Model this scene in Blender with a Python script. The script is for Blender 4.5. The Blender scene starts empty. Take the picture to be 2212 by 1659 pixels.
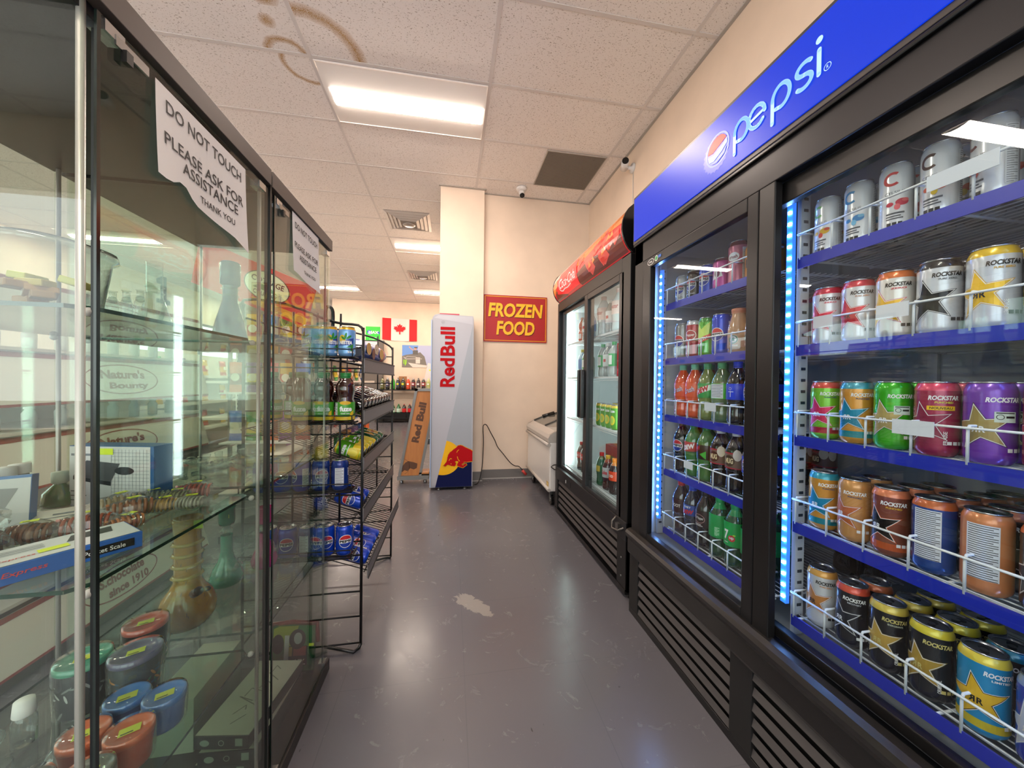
import bpy, math, random
from mathutils import Vector, Matrix
from mathutils.geometry import tessellate_polygon
random.seed(7)
SC = bpy.context.scene
COL = SC.collection
R = math.radians
PI = math.pi

# ------------------------------------------------------------------ camera, world, exposure
yaw, pitch, roll = .1704, -.0086, .0119
fw = Vector((math.sin(yaw)*math.cos(pitch), math.cos(yaw)*math.cos(pitch), math.sin(pitch)))
rt0 = Vector((math.cos(yaw), -math.sin(yaw), 0)); up0 = rt0.cross(fw)
rt = rt0*math.cos(roll)+up0*math.sin(roll); up = -rt0*math.sin(roll)+up0*math.cos(roll)
cam = bpy.data.objects.new('camera', bpy.data.cameras.new('camera')); COL.objects.link(cam)
mw = Matrix((rt, up, -fw)).transposed().to_4x4(); mw.translation = (0, 0, 1.155)
cam.matrix_world = mw
cam.data.sensor_width = 36; cam.data.lens = 36*764.5/2212; cam.data.clip_start = .02; cam.data.clip_end = 200
SC.camera = cam
SC.view_settings.view_transform = 'Standard'; SC.view_settings.look = 'None'
SC.view_settings.exposure = 0.5; SC.view_settings.gamma = 1.0; SC.view_settings.use_curve_mapping = False
w = bpy.data.worlds.new('world'); SC.world = w; w.use_nodes = True
bg = w.node_tree.nodes['Background']; bg.inputs[0].default_value = (.93, .97, 1, 1); bg.inputs[1].default_value = 3.2
cy = SC.cycles
cy.use_denoising = True; cy.denoiser = 'OPENIMAGEDENOISE'
cy.use_adaptive_sampling = True; cy.adaptive_threshold = .02
cy.max_bounces = 8; cy.diffuse_bounces = 3; cy.glossy_bounces = 4; cy.transmission_bounces = 4; cy.transparent_max_bounces = 20
cy.caustics_reflective = False; cy.caustics_refractive = False
cy.sample_clamp_indirect = 6.0; cy.blur_glossy = .5
try: cy.use_light_tree = True
except Exception: pass

# ------------------------------------------------------------------ materials
def lin(c):
    if isinstance(c, str):
        c = c.lstrip('#'); c = c if len(c) == 6 else ''.join(x*2 for x in c); c = tuple(int(c[i:i+2], 16)/255 for i in (0, 2, 4))
    return tuple((x/12.92 if x <= .04045 else ((x+.055)/1.055)**2.4) for x in c)+(1,)
MC = {}
def M(c, rough=.5, metal=0, em=0, ecol=None, coat=0, spec=.5, alpha=1, name=None):
    key = (c, rough, metal, em, ecol, coat, spec, alpha)
    if key in MC: return MC[key]
    m = bpy.data.materials.new(name or ('paint_'+str(c).strip('#'))); m.use_nodes = True
    b = m.node_tree.nodes['Principled BSDF']; i = b.inputs
    i['Base Color'].default_value = lin(c); i['Roughness'].default_value = rough; i['Metallic'].default_value = metal
    i['Coat Weight'].default_value = coat; i['Coat Roughness'].default_value = .08
    i['Specular IOR Level'].default_value = spec; i['Alpha'].default_value = alpha
    if em:
        i['Emission Color'].default_value = lin(ecol or c); i['Emission Strength'].default_value = em
    MC[key] = m; return m
def glass(name, tint, refl=1.0, haze=0.0, hcol='#ffffff', f0=.04):
    if name in MC: return MC[name]
    m = bpy.data.materials.new(name); m.use_nodes = True; nt = m.node_tree; N = nt.nodes; L = nt.links
    N.clear(); o = N.new('ShaderNodeOutputMaterial'); mix = N.new('ShaderNodeMixShader')
    tr = N.new('ShaderNodeBsdfTransparent'); gl = N.new('ShaderNodeBsdfGlossy')
    tr.inputs[0].default_value = lin(tint); gl.inputs['Roughness'].default_value = 0.0
    lw = N.new('ShaderNodeLayerWeight'); lw.inputs[0].default_value = .5
    p = N.new('ShaderNodeMath'); p.operation = 'POWER'; p.inputs[1].default_value = 5
    a = N.new('ShaderNodeMath'); a.operation = 'MULTIPLY_ADD'; a.inputs[1].default_value = .96*refl; a.inputs[2].default_value = f0*refl
    L.new(lw.outputs['Facing'], p.inputs[0]); L.new(p.outputs[0], a.inputs[0]); L.new(a.outputs[0], mix.inputs[0])
    src = tr
    if haze:
        d = N.new('ShaderNodeBsdfDiffuse'); d.inputs[0].default_value = lin(hcol)
        mh = N.new('ShaderNodeMixShader'); mh.inputs[0].default_value = haze
        L.new(tr.outputs[0], mh.inputs[1]); L.new(d.outputs[0], mh.inputs[2]); src = mh
    L.new(src.outputs[0], mix.inputs[1]); L.new(gl.outputs[0], mix.inputs[2]); L.new(mix.outputs[0], o.inputs[0])
    MC[name] = m; return m
def nodes(name):
    m = bpy.data.materials.new(name); m.use_nodes = True
    return m, m.node_tree.nodes, m.node_tree.links, m.node_tree.nodes['Principled BSDF']
def math_(N, L, op, a, b=None, c=None):
    n = N.new('ShaderNodeMath'); n.operation = op
    for k, v in enumerate((a, b, c)):
        if v is None: continue
        if isinstance(v, (int, float)): n.inputs[k].default_value = v
        else: L.new(v, n.inputs[k])
    return n.outputs[0]
def ramp(N, L, fac, stops):
    r = N.new('ShaderNodeValToRGB'); L.new(fac, r.inputs[0]); e = r.color_ramp.elements
    while len(e) < len(stops): e.new(.5)
    for k, (p, c) in enumerate(stops): e[k].position = p; e[k].color = lin(c) if not isinstance(c, (int, float)) else (c, c, c, 1)
    return r.outputs[0]
def mixc(N, L, fac, a, b):
    n = N.new('ShaderNodeMix'); n.data_type = 'RGBA'
    if isinstance(fac, (int, float)): n.inputs[0].default_value = fac
    else: L.new(fac, n.inputs[0])
    for k, v in ((6, a), (7, b)):
        if isinstance(v, str): n.inputs[k].default_value = lin(v)
        else: L.new(v, n.inputs[k])
    return n.outputs[2]

def ceiling_material():
    m, N, L, b = nodes('ceiling_tile_speckled')
    g = N.new('ShaderNodeNewGeometry'); mp = N.new('ShaderNodeMapping'); mp.inputs['Scale'].default_value = (1, 1.7, 1)
    L.new(g.outputs['Position'], mp.inputs[0])
    n1 = N.new('ShaderNodeTexNoise'); n1.inputs['Scale'].default_value = 95; n1.inputs['Detail'].default_value = 3; n1.inputs['Roughness'].default_value = .6
    L.new(mp.outputs[0], n1.inputs['Vector'])
    f = ramp(N, L, n1.outputs[0], [(.33, 1), (.40, 0)])
    base = mixc(N, L, f, '#f6efea', '#a49487')
    n2 = N.new('ShaderNodeTexNoise'); n2.inputs['Scale'].default_value = 14; L.new(g.outputs['Position'], n2.inputs['Vector'])
    n3 = N.new('ShaderNodeTexNoise'); n3.inputs['Scale'].default_value = 240; L.new(g.outputs['Position'], n3.inputs['Vector'])
    sep = N.new('ShaderNodeSeparateXYZ'); L.new(g.outputs['Position'], sep.inputs[0])
    # water-stain rings: (cx, cy, radius, width, angle half-plane)
    tot = None
    for cx, cyy, rr, wd, x0, x1, y0, y1 in ((-.93, 2.59, .295, .05, -.955, -.5, 2.2, 2.60), (-1.10, 2.63, .12, .028, -1.3, -.965, 2.46, 2.60),
                                   (-1.0, 2.68, .155, .022, -1.3, -.965, 2.61, 2.9), (-1.08, 2.22, .05, .04, -1.3, -.97, 1.9, 2.30), (-1.13, 2.40, .01, .04, -1.3, -.97, 2.32, 2.5)):
        dx = math_(N, L, 'SUBTRACT', sep.outputs[0], cx); dy = math_(N, L, 'SUBTRACT', sep.outputs[1], cyy)
        d = math_(N, L, 'SQRT', math_(N, L, 'ADD', math_(N, L, 'MULTIPLY', dx, dx), math_(N, L, 'MULTIPLY', dy, dy)))
        d = math_(N, L, 'ADD', d, math_(N, L, 'MULTIPLY', math_(N, L, 'SUBTRACT', n2.outputs[0], .5), .022))
        e = math_(N, L, 'ABSOLUTE', math_(N, L, 'SUBTRACT', d, rr))
        v = math_(N, L, 'SUBTRACT', 1, math_(N, L, 'DIVIDE', e, wd)); v = math_(N, L, 'MAXIMUM', v, 0)
        for s, lo, hi in ((0, x0, x1), (1, y0, y1)):
            v = math_(N, L, 'MULTIPLY', v, math_(N, L, 'GREATER_THAN', sep.outputs[s], lo)); v = math_(N, L, 'MULTIPLY', v, math_(N, L, 'LESS_THAN', sep.outputs[s], hi))
        tot = v if tot is None else math_(N, L, 'MAXIMUM', tot, v)
    tot = math_(N, L, 'MULTIPLY', math_(N, L, 'POWER', tot, .7), ramp(N, L, n3.outputs[0], [(.35, .35), (.55, 1)]))
    col = mixc(N, L, tot, base, '#b0823a')
    L.new(col, b.inputs['Base Color']); b.inputs['Roughness'].default_value = .95
    bp = N.new('ShaderNodeBump'); bp.inputs['Strength'].default_value = .25; bp.inputs['Distance'].default_value = .002
    L.new(n1.outputs[0], bp.inputs['Height']); L.new(bp.outputs[0], b.inputs['Normal'])
    return m
def floor_material():
    m, N, L, b = nodes('grey_vinyl_floor')
    g = N.new('ShaderNodeNewGeometry')
    n1 = N.new('ShaderNodeTexNoise'); n1.inputs['Scale'].default_value = 1.1; n1.inputs['Detail'].default_value = 6; L.new(g.outputs['Position'], n1.inputs['Vector'])
    base = mixc(N, L, ramp(N, L, n1.outputs[0], [(.3, 0), (.7, 1)]), '#605e63', '#646267')
    # scuffs and dark flecks
    n2 = N.new('ShaderNodeTexNoise'); n2.inputs['Scale'].default_value = 9; n2.inputs['Detail'].default_value = 12; n2.inputs['Roughness'].default_value = .72; n2.inputs['Distortion'].default_value = 1.2
    L.new(g.outputs['Position'], n2.inputs['Vector'])
    base = mixc(N, L, ramp(N, L, n2.outputs[0], [(.66, 0), (.72, .6)]), base, '#aaa39d')
    mp = N.new('ShaderNodeMapping'); mp.inputs['Scale'].default_value = (1, .45, 1); L.new(g.outputs['Position'], mp.inputs[0])
    v = N.new('ShaderNodeTexNoise'); v.inputs['Scale'].default_value = 46; v.inputs['Detail'].default_value = 2; L.new(mp.outputs[0], v.inputs['Vector'])
    base = mixc(N, L, ramp(N, L, v.outputs[0], [(.21, .8), (.25, 0)]), base, '#2b2828')
    # tile seams
    sep = N.new('ShaderNodeSeparateXYZ'); L.new(g.outputs['Position'], sep.inputs[0]); seam = None
    for s, off in ((0, .02), (1, .07)):
        fr = math_(N, L, 'FRACT', math_(N, L, 'DIVIDE', math_(N, L, 'ADD', sep.outputs[s], 100+off), .457))
        e = math_(N, L, 'GREATER_THAN', math_(N, L, 'ABSOLUTE', math_(N, L, 'SUBTRACT', fr, .5)), .4965)
        seam = e if seam is None else math_(N, L, 'MAXIMUM', seam, e)
    base = mixc(N, L, math_(N, L, 'MULTIPLY', seam, .16), base, '#2e2c2c')
    # one pale scraped mark on the aisle
    dx = math_(N, L, 'SUBTRACT', sep.outputs[0], .12); dy = math_(N, L, 'SUBTRACT', sep.outputs[1], 1.82)
    rr = math_(N, L, 'ADD', math_(N, L, 'ADD', math_(N, L, 'MULTIPLY', math_(N, L, 'MULTIPLY', dx, dx), 120), math_(N, L, 'MULTIPLY', math_(N, L, 'MULTIPLY', dy, dy), 110)), math_(N, L, 'MULTIPLY', math_(N, L, 'MULTIPLY', dx, dy), 170))
    rr = math_(N, L, 'ADD', rr, math_(N, L, 'MULTIPLY', math_(N, L, 'SUBTRACT', n2.outputs[0], .5), 2.2))
    base = mixc(N, L, math_(N, L, 'MULTIPLY', math_(N, L, 'LESS_THAN', rr, .42), .55), base, '#a8a199')
    L.new(base, b.inputs['Base Color'])
    L.new(ramp(N, L, n2.outputs[0], [(.35, .2), (.7, .3)]), b.inputs['Roughness'])
    bp = N.new('ShaderNodeBump'); bp.inputs['Strength'].default_value = .06; bp.inputs['Distance'].default_value = .004
    L.new(n1.outputs[0], bp.inputs['Height']); L.new(bp.outputs[0], b.inputs['Normal'])
    return m
def wall_material(c, name):
    m, N, L, b = nodes(name); g = N.new('ShaderNodeNewGeometry')
    n1 = N.new('ShaderNodeTexNoise'); n1.inputs['Scale'].default_value = 3; n1.inputs['Detail'].default_value = 8; L.new(g.outputs['Position'], n1.inputs['Vector'])
    d = tuple(x*.95 for x in (int(c[i:i+2], 16)/255 for i in (1, 3, 5)))
    b.inputs['Roughness'].default_value = .75
    nn = N.new('ShaderNodeMix'); nn.data_type = 'RGBA'; L.new(ramp(N, L, n1.outputs[0], [(.3, 0), (.75, 1)]), nn.inputs[0])
    nn.inputs[6].default_value = lin(c); nn.inputs[7].default_value = lin(d); L.new(nn.outputs[2], b.inputs['Base Color'])
    bp = N.new('ShaderNodeBump'); bp.inputs['Strength'].default_value = .1; bp.inputs['Distance'].default_value = .001
    n2 = N.new('ShaderNodeTexNoise'); n2.inputs['Scale'].default_value = 180; L.new(g.outputs['Position'], n2.inputs['Vector'])
    L.new(n2.outputs[0], bp.inputs['Height']); L.new(bp.outputs[0], b.inputs['Normal'])
    return m

# ------------------------------------------------------------------ mesh builder
class MB:
    def __init__(s): s.v = []; s.f = []; s.fm = []; s.fs = []; s.mats = []; s.T = None
    def mi(s, m):
        if m not in s.mats: s.mats.append(m)
        return s.mats.index(m)
    def add(s, vs, fs, m, smooth=False):
        o = len(s.v)
        for p in vs:
            p = Vector(p)
            s.v.append(s.T @ p if s.T else p)
        k = s.mi(m)
        for f in fs: s.f.append([i+o for i in f]); s.fm.append(k); s.fs.append(smooth)
        return s
    def box(s, x0, x1, y0, y1, z0, z1, m):
        vs = [(x, y, z) for z in (z0, z1) for y in (y0, y1) for x in (x0, x1)]
        return s.add(vs, [(0, 2, 3, 1), (4, 5, 7, 6), (0, 1, 5, 4), (2, 6, 7, 3), (0, 4, 6, 2), (1, 3, 7, 5)], m)
    def prism(s, poly, axis, a, b, m, smooth=False):
        """poly: 2-D outline; axis 'x','y','z' = extrusion axis"""
        def P(u, v, w): return {'x': (w, u, v), 'y': (u, w, v), 'z': (u, v, w)}[axis]
        n = len(poly); vs = [P(u, v, a) for u, v in poly]+[P(u, v, b) for u, v in poly]
        s.add(vs, [(i, (i+1) % n, n+(i+1) % n, n+i) for i in range(n)], m, smooth)
        for w in (a, b): s.add([P(u, v, w) for u, v in poly], [tuple(range(n))], m)
        return s
    def lathe(s, prof, m, seg=24, c=(0, 0, 0), smooth=True, mf=None):
        vs = []; n = len(prof)
        for r, z in prof:
            for k in range(seg):
                a = 2*PI*k/seg; vs.append((c[0]+r*math.cos(a), c[1]+r*math.sin(a), c[2]+z))
        for i in range(n-1):
            fs = [(i*seg+k, i*seg+(k+1) % seg, (i+1)*seg+(k+1) % seg, (i+1)*seg+k) for k in range(seg)]
            if i == 0: s.add(vs, fs, mf(i) if mf else m, smooth); base = len(s.v)-len(vs)
            else:
                k2 = s.mi(mf(i) if mf else m)
                for f in fs: s.f.append([q+base for q in f]); s.fm.append(k2); s.fs.append(smooth)
        return s
    def cyl(s, p0, p1, r, m, seg=8, r1=None, smooth=True):
        return s.tube([p0, p1], r, m, seg, r1=r1, smooth=smooth)
    def tube(s, pts, r, m, seg=6, r1=None, smooth=True, closed=False):
        pts = [Vector(p) for p in pts]; n = len(pts); vs = []
        d = (pts[1]-pts[0]).normalized(); a = Vector((0, 0, 1)) if abs(d.z) < .9 else Vector((1, 0, 0)); x = d.cross(a).normalized()
        for i, p in enumerate(pts):
            t = (pts[min(i+1, n-1)]-pts[max(i-1, 0)]).normalized()
            x = (x-t*x.dot(t)).normalized(); y = t.cross(x)
            rr = r if r1 is None else r+(r1-r)*i/(n-1)
            for k in range(seg):
                an = 2*PI*k/seg; vs.append(p+x*math.cos(an)*rr+y*math.sin(an)*rr)
        fs = [(i*seg+k, i*seg+(k+1) % seg, (i+1)*seg+(k+1) % seg, (i+1)*seg+k) for i in range(n-1) for k in range(seg)]
        s.add(vs, fs, m, smooth)
        o = len(s.v)-len(vs); k2 = s.mi(m)
        s.f.append([o+k for k in range(seg)][::-1]); s.fm.append(k2); s.fs.append(False)
        s.f.append([o+(n-1)*seg+k for k in range(seg)]); s.fm.append(k2); s.fs.append(False)
        return s
    def ball(s, c, r, m, seg=12, sz=1):
        pr = [(max(1e-4, r*math.sin(PI*i/8)), -r*sz*math.cos(PI*i/8)) for i in range(9)]
        return s.lathe(pr, m, seg, c)
    def build(s, name, parent=None, bevel=0, bseg=2):
        me = bpy.data.meshes.new(name); me.from_pydata([tuple(p) for p in s.v], [], s.f)
        for m in s.mats: me.materials.append(m)
        me.polygons.foreach_set('material_index', s.fm); me.polygons.foreach_set('use_smooth', s.fs)
        me.update()
        o = bpy.data.objects.new(name, me); COL.objects.link(o)
        if parent: o.parent = parent
        if bevel:
            md = o.modifiers.new('bevel', 'BEVEL'); md.width = bevel; md.segments = bseg; md.limit_method = 'ANGLE'; md.angle_limit = R(40)
        return o

LABELS = {}
def tag(o, label, cat, group=None, kind=None):
    if label: o['label'] = label; LABELS.setdefault(label, []).append(o.name)
    if cat: o['category'] = cat
    if group: o['group'] = group
    if kind: o['kind'] = kind
    return o
def struct(o): o['kind'] = 'structure'; return o
def thing(name, label, cat, loc=(0, 0, 0), rz=0, group=None):
    o = bpy.data.objects.new(name, None); COL.objects.link(o); o.empty_display_size = .05
    o.location = loc; o.rotation_euler = (0, 0, rz)
    return tag(o, label, cat, group)
class Proto:
    """first call places the original, later calls place copies of the thing, its parts and sub-parts"""
    def __init__(s, root): s.root = root; s.used = False
    def put(s, label, loc, rot=(0, 0, 0), group=None, cat=None):
        if not s.used: r = s.root; s.used = True
        else:
            r = s.root.copy(); COL.objects.link(r)
            for ch in list(s.root.children):
                c = ch.copy(); COL.objects.link(c); c.parent = r
                for g in list(ch.children):
                    d = g.copy(); COL.objects.link(d); d.parent = c
        r.location = loc; r.rotation_euler = rot
        if 'group' in r.keys(): del r['group']
        tag(r, label, cat, group)
        return r

# ------------------------------------------------------------------ flat marks: shapes and lettering in (u, v)
TXT = {}
def text_geo(s, bold=0.0, shear=0.0):
    key = (s, bold, shear)
    if key in TXT: return TXT[key]
    cu = bpy.data.curves.new('lettering', 'FONT'); cu.body = s; cu.resolution_u = 3; cu.offset = bold; cu.shear = shear; cu.align_x = 'CENTER'
    o = bpy.data.objects.new('lettering', cu); COL.objects.link(o)
    dg = bpy.context.evaluated_depsgraph_get()
    me = bpy.data.meshes.new_from_object(o.evaluated_get(dg))
    V = [(v.co.x, v.co.y) for v in me.vertices]; F = [[V[i] for i in p.vertices] for p in me.polygons]
    bpy.data.objects.remove(o); bpy.data.curves.remove(cu); bpy.data.meshes.remove(me)
    x0 = min(v[0] for v in V); x1 = max(v[0] for v in V); y0 = min(v[1] for v in V); y1 = max(v[1] for v in V)
    cx, cyy = (x0+x1)/2, (y0+y1)/2
    F = [[((x-cx)/(x1-x0), (y-cyy)/(y1-y0)) for x, y in f] for f in F]
    TXT[key] = F; return F
def T(s, u, v, w, h, bold=.02, shear=0, rot=0, flip=False):
    c, n = math.cos(rot), math.sin(rot); k = -1 if flip else 1
    return [[(u+(x*w*k)*c-(y*h)*n, v+(x*w*k)*n+(y*h)*c) for x, y in f] for f in text_geo(s, bold, shear)]
def poly(pts):
    tri = tessellate_polygon([[Vector((x, y, 0)) for x, y in pts]])
    return [[pts[i] for i in t] for t in tri]
def rect(u0, u1, v0, v1): return [[(u0, v0), (u1, v0), (u1, v1), (u0, v1)]]
def ell(u, v, a, b=None, a0=0, a1=2*PI, n=28, rot=0):
    b = b or a; pts = []
    for i in range(n):
        t = a0+(a1-a0)*i/(n-(0 if a1-a0 > 6.2 else 1)); x, y = a*math.cos(t), b*math.sin(t)
        pts.append((u+x*math.cos(rot)-y*math.sin(rot), v+x*math.sin(rot)+y*math.cos(rot)))
    return [pts]
def ring(u, v, a, b, th, n=32, a0=0, a1=2*PI):
    out = []
    for i in range(n):
        t0 = a0+(a1-a0)*i/n; t1 = a0+(a1-a0)*(i+1)/n
        out.append([(u+a*math.cos(t0), v+b*math.sin(t0)), (u+a*math.cos(t1), v+b*math.sin(t1)), (u+(a-th)*math.cos(t1), v+(b-th)*math.sin(t1)), (u+(a-th)*math.cos(t0), v+(b-th)*math.sin(t0))])
    return out
def star(u, v, r, rot=0, inner=.42):
    pts = []
    for i in range(10):
        a = PI/2+rot+i*PI/5; q = r if i % 2 == 0 else r*inner; pts.append((u+q*math.cos(a), v+q*math.sin(a)))
    return poly(pts)
def band(pts, th):
    out = []
    for (x0, y0), (x1, y1) in zip(pts, pts[1:]):
        d = math.hypot(x1-x0, y1-y0) or 1; nx, ny = -(y1-y0)/d*th/2, (x1-x0)/d*th/2
        out.append([(x0+nx, y0+ny), (x0-nx, y0-ny), (x1-nx, y1-ny), (x1+nx, y1+ny)])
    return out
def clipu(p, lo, hi):
    for side, lim in ((1, lo), (-1, hi)):
        q = []
        for i in range(len(p)):
            a, b = p[i], p[(i+1) % len(p)]; da, db = side*(a[0]-lim), side*(b[0]-lim)
            if da >= 0: q.append(a)
            if (da >= 0) != (db >= 0):
                t = da/(da-db); q.append((lim, a[1]+(b[1]-a[1])*t))
        p = q
        if len(p) < 3: return None
    return p
def marks_cyl(mb, r, layers, step=.006, eps=.00022, prof=None):
    """wrap marks round a vertical cylinder; u=0 faces -X, u grows to the viewer's right; prof(v) gives the radius"""
    for k, (m, faces) in enumerate(layers):
        off = eps+.00012*k; VV = []; FF = []
        for p in faces:
            us = [q[0] for q in p]; lo, hi = min(us), max(us); parts = [p]
            if hi-lo > step:
                parts = []; i = math.floor(lo/step)
                while i*step < hi:
                    c = clipu(p, i*step, (i+1)*step)
                    if c: parts.append(c)
                    i += 1
            for c in parts:
                b = len(VV)
                for uu, vv in c:
                    rr = (prof(vv) if prof else r)+off; a = uu/r
                    VV.append((-math.cos(a)*rr, -math.sin(a)*rr, vv))
                FF.append(tuple(range(b, b+len(c))))
        if VV: mb.add(VV, FF, m)
def marks_flat(mb, O, U, V, layers, eps=.0012, de=.0006):
    O, U, V = Vector(O), Vector(U), Vector(V); Nn = U.cross(V).normalized()
    for k, (m, faces) in enumerate(layers):
        VV = []; FF = []
        for p in faces:
            b = len(VV)
            for uu, vv in p: VV.append(O+U*uu+V*vv+Nn*(eps+de*k))
            FF.append(tuple(range(b, b+len(p))))
        if VV: mb.add(VV, FF, m)

BLACK = M('#0e0e0f', .38); BLACKG = M('#101011', .22); DARK = M('#1b1a1b', .45); WHITE = M('#f2f0ee', .5)
ALU = M('#c9ccd0', .22, 1); STEEL = M('#9b9a98', .32, 1); WIREW = M('#eef3f7', .35); WIREB = M('#0b0b0c', .35)
YTAG = M('#e6f53a', .6); PAPER = M('#efedea', .8)
PANE = glass('cooler_door_glass', '#f4f8f8', 1.0)
CABG = glass('display_case_glass', '#f5faf6', 1.15)
SHG = glass('shelf_glass', '#f1f8f4', 1.0)
EDGE = M('#123a2b', .15, coat=.5)
CLEAR = glass('clear_blown_glass', '#f3f7f6', 2.0, .03)
BAGM = glass('thin_plastic_film', '#f4f4f2', 1.6, .05)
# ================================================================== THE ROOM
H = 3.33
FL = floor_material(); CE = ceiling_material()
WR = wall_material('#f5dfc9', 'cream_wall_paint'); GRID = M('#dfd8d4', .5)
struct(MB().box(-6.5, 1.8, -2.6, 14.2, -.05, 0, FL).build('floor'))
struct(MB().box(-6.5, 1.8, -2.6, 14.2, H, H+.05, CE).build('ceiling'))
struct(MB().box(1.65, 1.8, -2.6, 4.14, 0, H, WR).build('wall_right'))
struct(MB().box(-.137, 1.8, 4.14, 10.4, 0, H, WR).build('wall_back'))
struct(MB().box(-.137, .355, 4.06, 4.139, 0, H, WR).build('wall_pilaster'))
struct(MB().box(-3.08, -.139, 10.3, 10.42, 0, H, WR).build('wall_far'))
struct(MB().box(-3.2, -3.08, 10.3, 14.1, 0, H, WR).build('wall_far_return'))
struct(MB().box(-6.5, -3.21, 14.1, 14.2, 0, H, WR).build('wall_far_end'))
mb = MB()   # unseen wall behind the camera; open gaps added to let in daylight
mb.box(-6.5, 1.8, -2.6, -2.5, 0, .7, WR); mb.box(-6.5, 1.8, -2.6, -2.5, 2.7, H, WR); px_ = -6.5
for a, b_ in ((-6.1, -4.3), (-4.1, -2.3), (-2.1, -.3), (-.1, 1.4)): mb.box(px_, a, -2.6, -2.5, .7, 2.7, WR); px_ = b_
mb.box(px_, 1.8, -2.6, -2.5, .7, 2.7, WR); struct(mb.build('wall_behind'))
# left wall with shop windows
mb = MB()
mb.box(-6.5, -6.4, -2.5, 14.1, 0, .75, WR); mb.box(-6.5, -6.4, -2.5, 14.1, 2.55, H, WR)
wy = [(.6, 2.5), (2.75, 4.65), (5.4, 7.3), (7.55, 9.45), (10.3, 12.3)]
prev = -2.5
for a, b_ in wy: mb.box(-6.5, -6.4, prev, a, .75, 2.55, WR); prev = b_
mb.box(-6.5, -6.4, prev, 14.1, .75, 2.55, WR)
struct(mb.build('wall_left'))
WF = M('#3a3633', .5)
for k, (a, b_) in enumerate(wy):
    m2 = MB(); t = .05
    m2.box(-6.49, -6.41, a, a+t, .75, 2.55, WF); m2.box(-6.49, -6.41, b_-t, b_, .75, 2.55, WF)
    m2.box(-6.49, -6.41, a+t, b_-t, .75, .75+t, WF); m2.box(-6.49, -6.41, a+t, b_-t, 2.55-t, 2.55, WF)
    m2.box(-6.452, -6.446, a+t, b_-t, .80, 2.50, glass('window_glass', '#f2faf8'))
    struct(m2.build('window_%d' % (k+1)))
struct(MB().box(-40, -6.55, -20, 34, -.3, -.1, M('#8c8c8a', .9)).build('ground_outside'))
# ceiling T-bars
mb = MB()
gx = [-.9605+1.219*i for i in range(-4, 3)]; gy = [1.9952+.6096*j for j in range(-7, 20)]
for x in gx: mb.box(x-.012, x+.012, -2.5, 14.1, H-.004, H-.0005, GRID)
for y in gy: mb.box(-6.4, 1.65, y-.012, y+.012, H-.0035, H-.0004, GRID)
mb.box(1.628, 1.65, -2.5, 4.14, H-.006, H-.0005, M('#b9b2ab', .5)); mb.box(-.137, 1.628, 4.118, 4.14, H-.006, H-.0005, M('#b9b2ab', .5))
mb.box(-.155, .375, 4.03, 4.06, H-.006, H-.0005, M('#b9b2ab', .5)); mb.box(-3.08, -.137, 10.27, 10.3, H-.006, H-.0005, M('#b9b2ab', .5))
struct(mb.build('trim_1'))
BASEB = M('#77726f', .5); BLINE = M('#b5afaa', .5)
def baseboard(name, x0, x1, y0, y1):
    struct(MB().box(x0, x1, y0, y1, .012, .11, BASEB).box(x0-(0 if x1-x0 > .05 else .004), x1, y0-.004, y1, 0, .012, BLINE).build(name))
baseboard('baseboard_back', .357, 1.649, 4.132, 4.139); baseboard('baseboard_pilaster', -.137, .363, 4.052, 4.0595)
baseboard('baseboard_right', 1.642, 1.6495, 3.2, 4.13); baseboard('baseboard_far', -3.07, -.14, 10.292, 10.299)
# ---- recessed strip lights
LIT = M('#ffffff', .5, em=58, ecol='#ffecdc', name='light_diffuser_glow')
HOUS = M('#f0ebe6', .55)
def troffer_mesh():
    e = thing('ceiling_light', '', 'ceiling light')
    del e['category']
    W, D, dp = 1.195, .585, .055
    m1 = MB()   # sloped reflector pan, cut into the ceiling plane from below
    x0, x1, y0, y1 = -W/2, W/2, -D/2, D/2; a = .085
    top = -.008
    m1.add([(x0, y0, -.006), (x1, y0, -.006), (x1, -a, top-.012), (x0, -a, top-.012)], [(0, 1, 2, 3)], HOUS)
    m1.add([(x0, y1, -.006), (x1, y1, -.006), (x1, a, top-.012), (x0, a, top-.012)], [(3, 2, 1, 0)], HOUS)
    m1.add([(x0, -a, top-.012), (x1, -a, top-.012), (x1, a, top-.012), (x0, a, top-.012)], [(0, 1, 2, 3)], HOUS)
    for y in (y0, y1-.006): m1.box(x0, x1, y, y+.006, -.012, -.001, M('#fdf3ea', .5))
    for x in (x0, x1-.006): m1.box(x, x+.006, y0, y1, -.012, -.001, M('#fdf3ea', .5))
    m1.build('housing', e)
    m2 = MB(); prf = [(-a+2*a*i/8, -.022-.02*math.sin(PI*i/8)) for i in range(9)]
    m2.prism(prf, 'x', x0+.045, x1-.02, LIT, smooth=True); m2.prism([(a_*1.02, b_-.001) for a_, b_ in prf], 'x', x0+.042, x0+.045, HOUS); m2.prism([(a_*1.02, b_-.001) for a_, b_ in prf], 'x', x1-.02, x1-.017, HOUS)
    m2.build('diffuser', e)
    return e
LP = Proto(troffer_mesh())
gxm = -.9605+.6095
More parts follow.
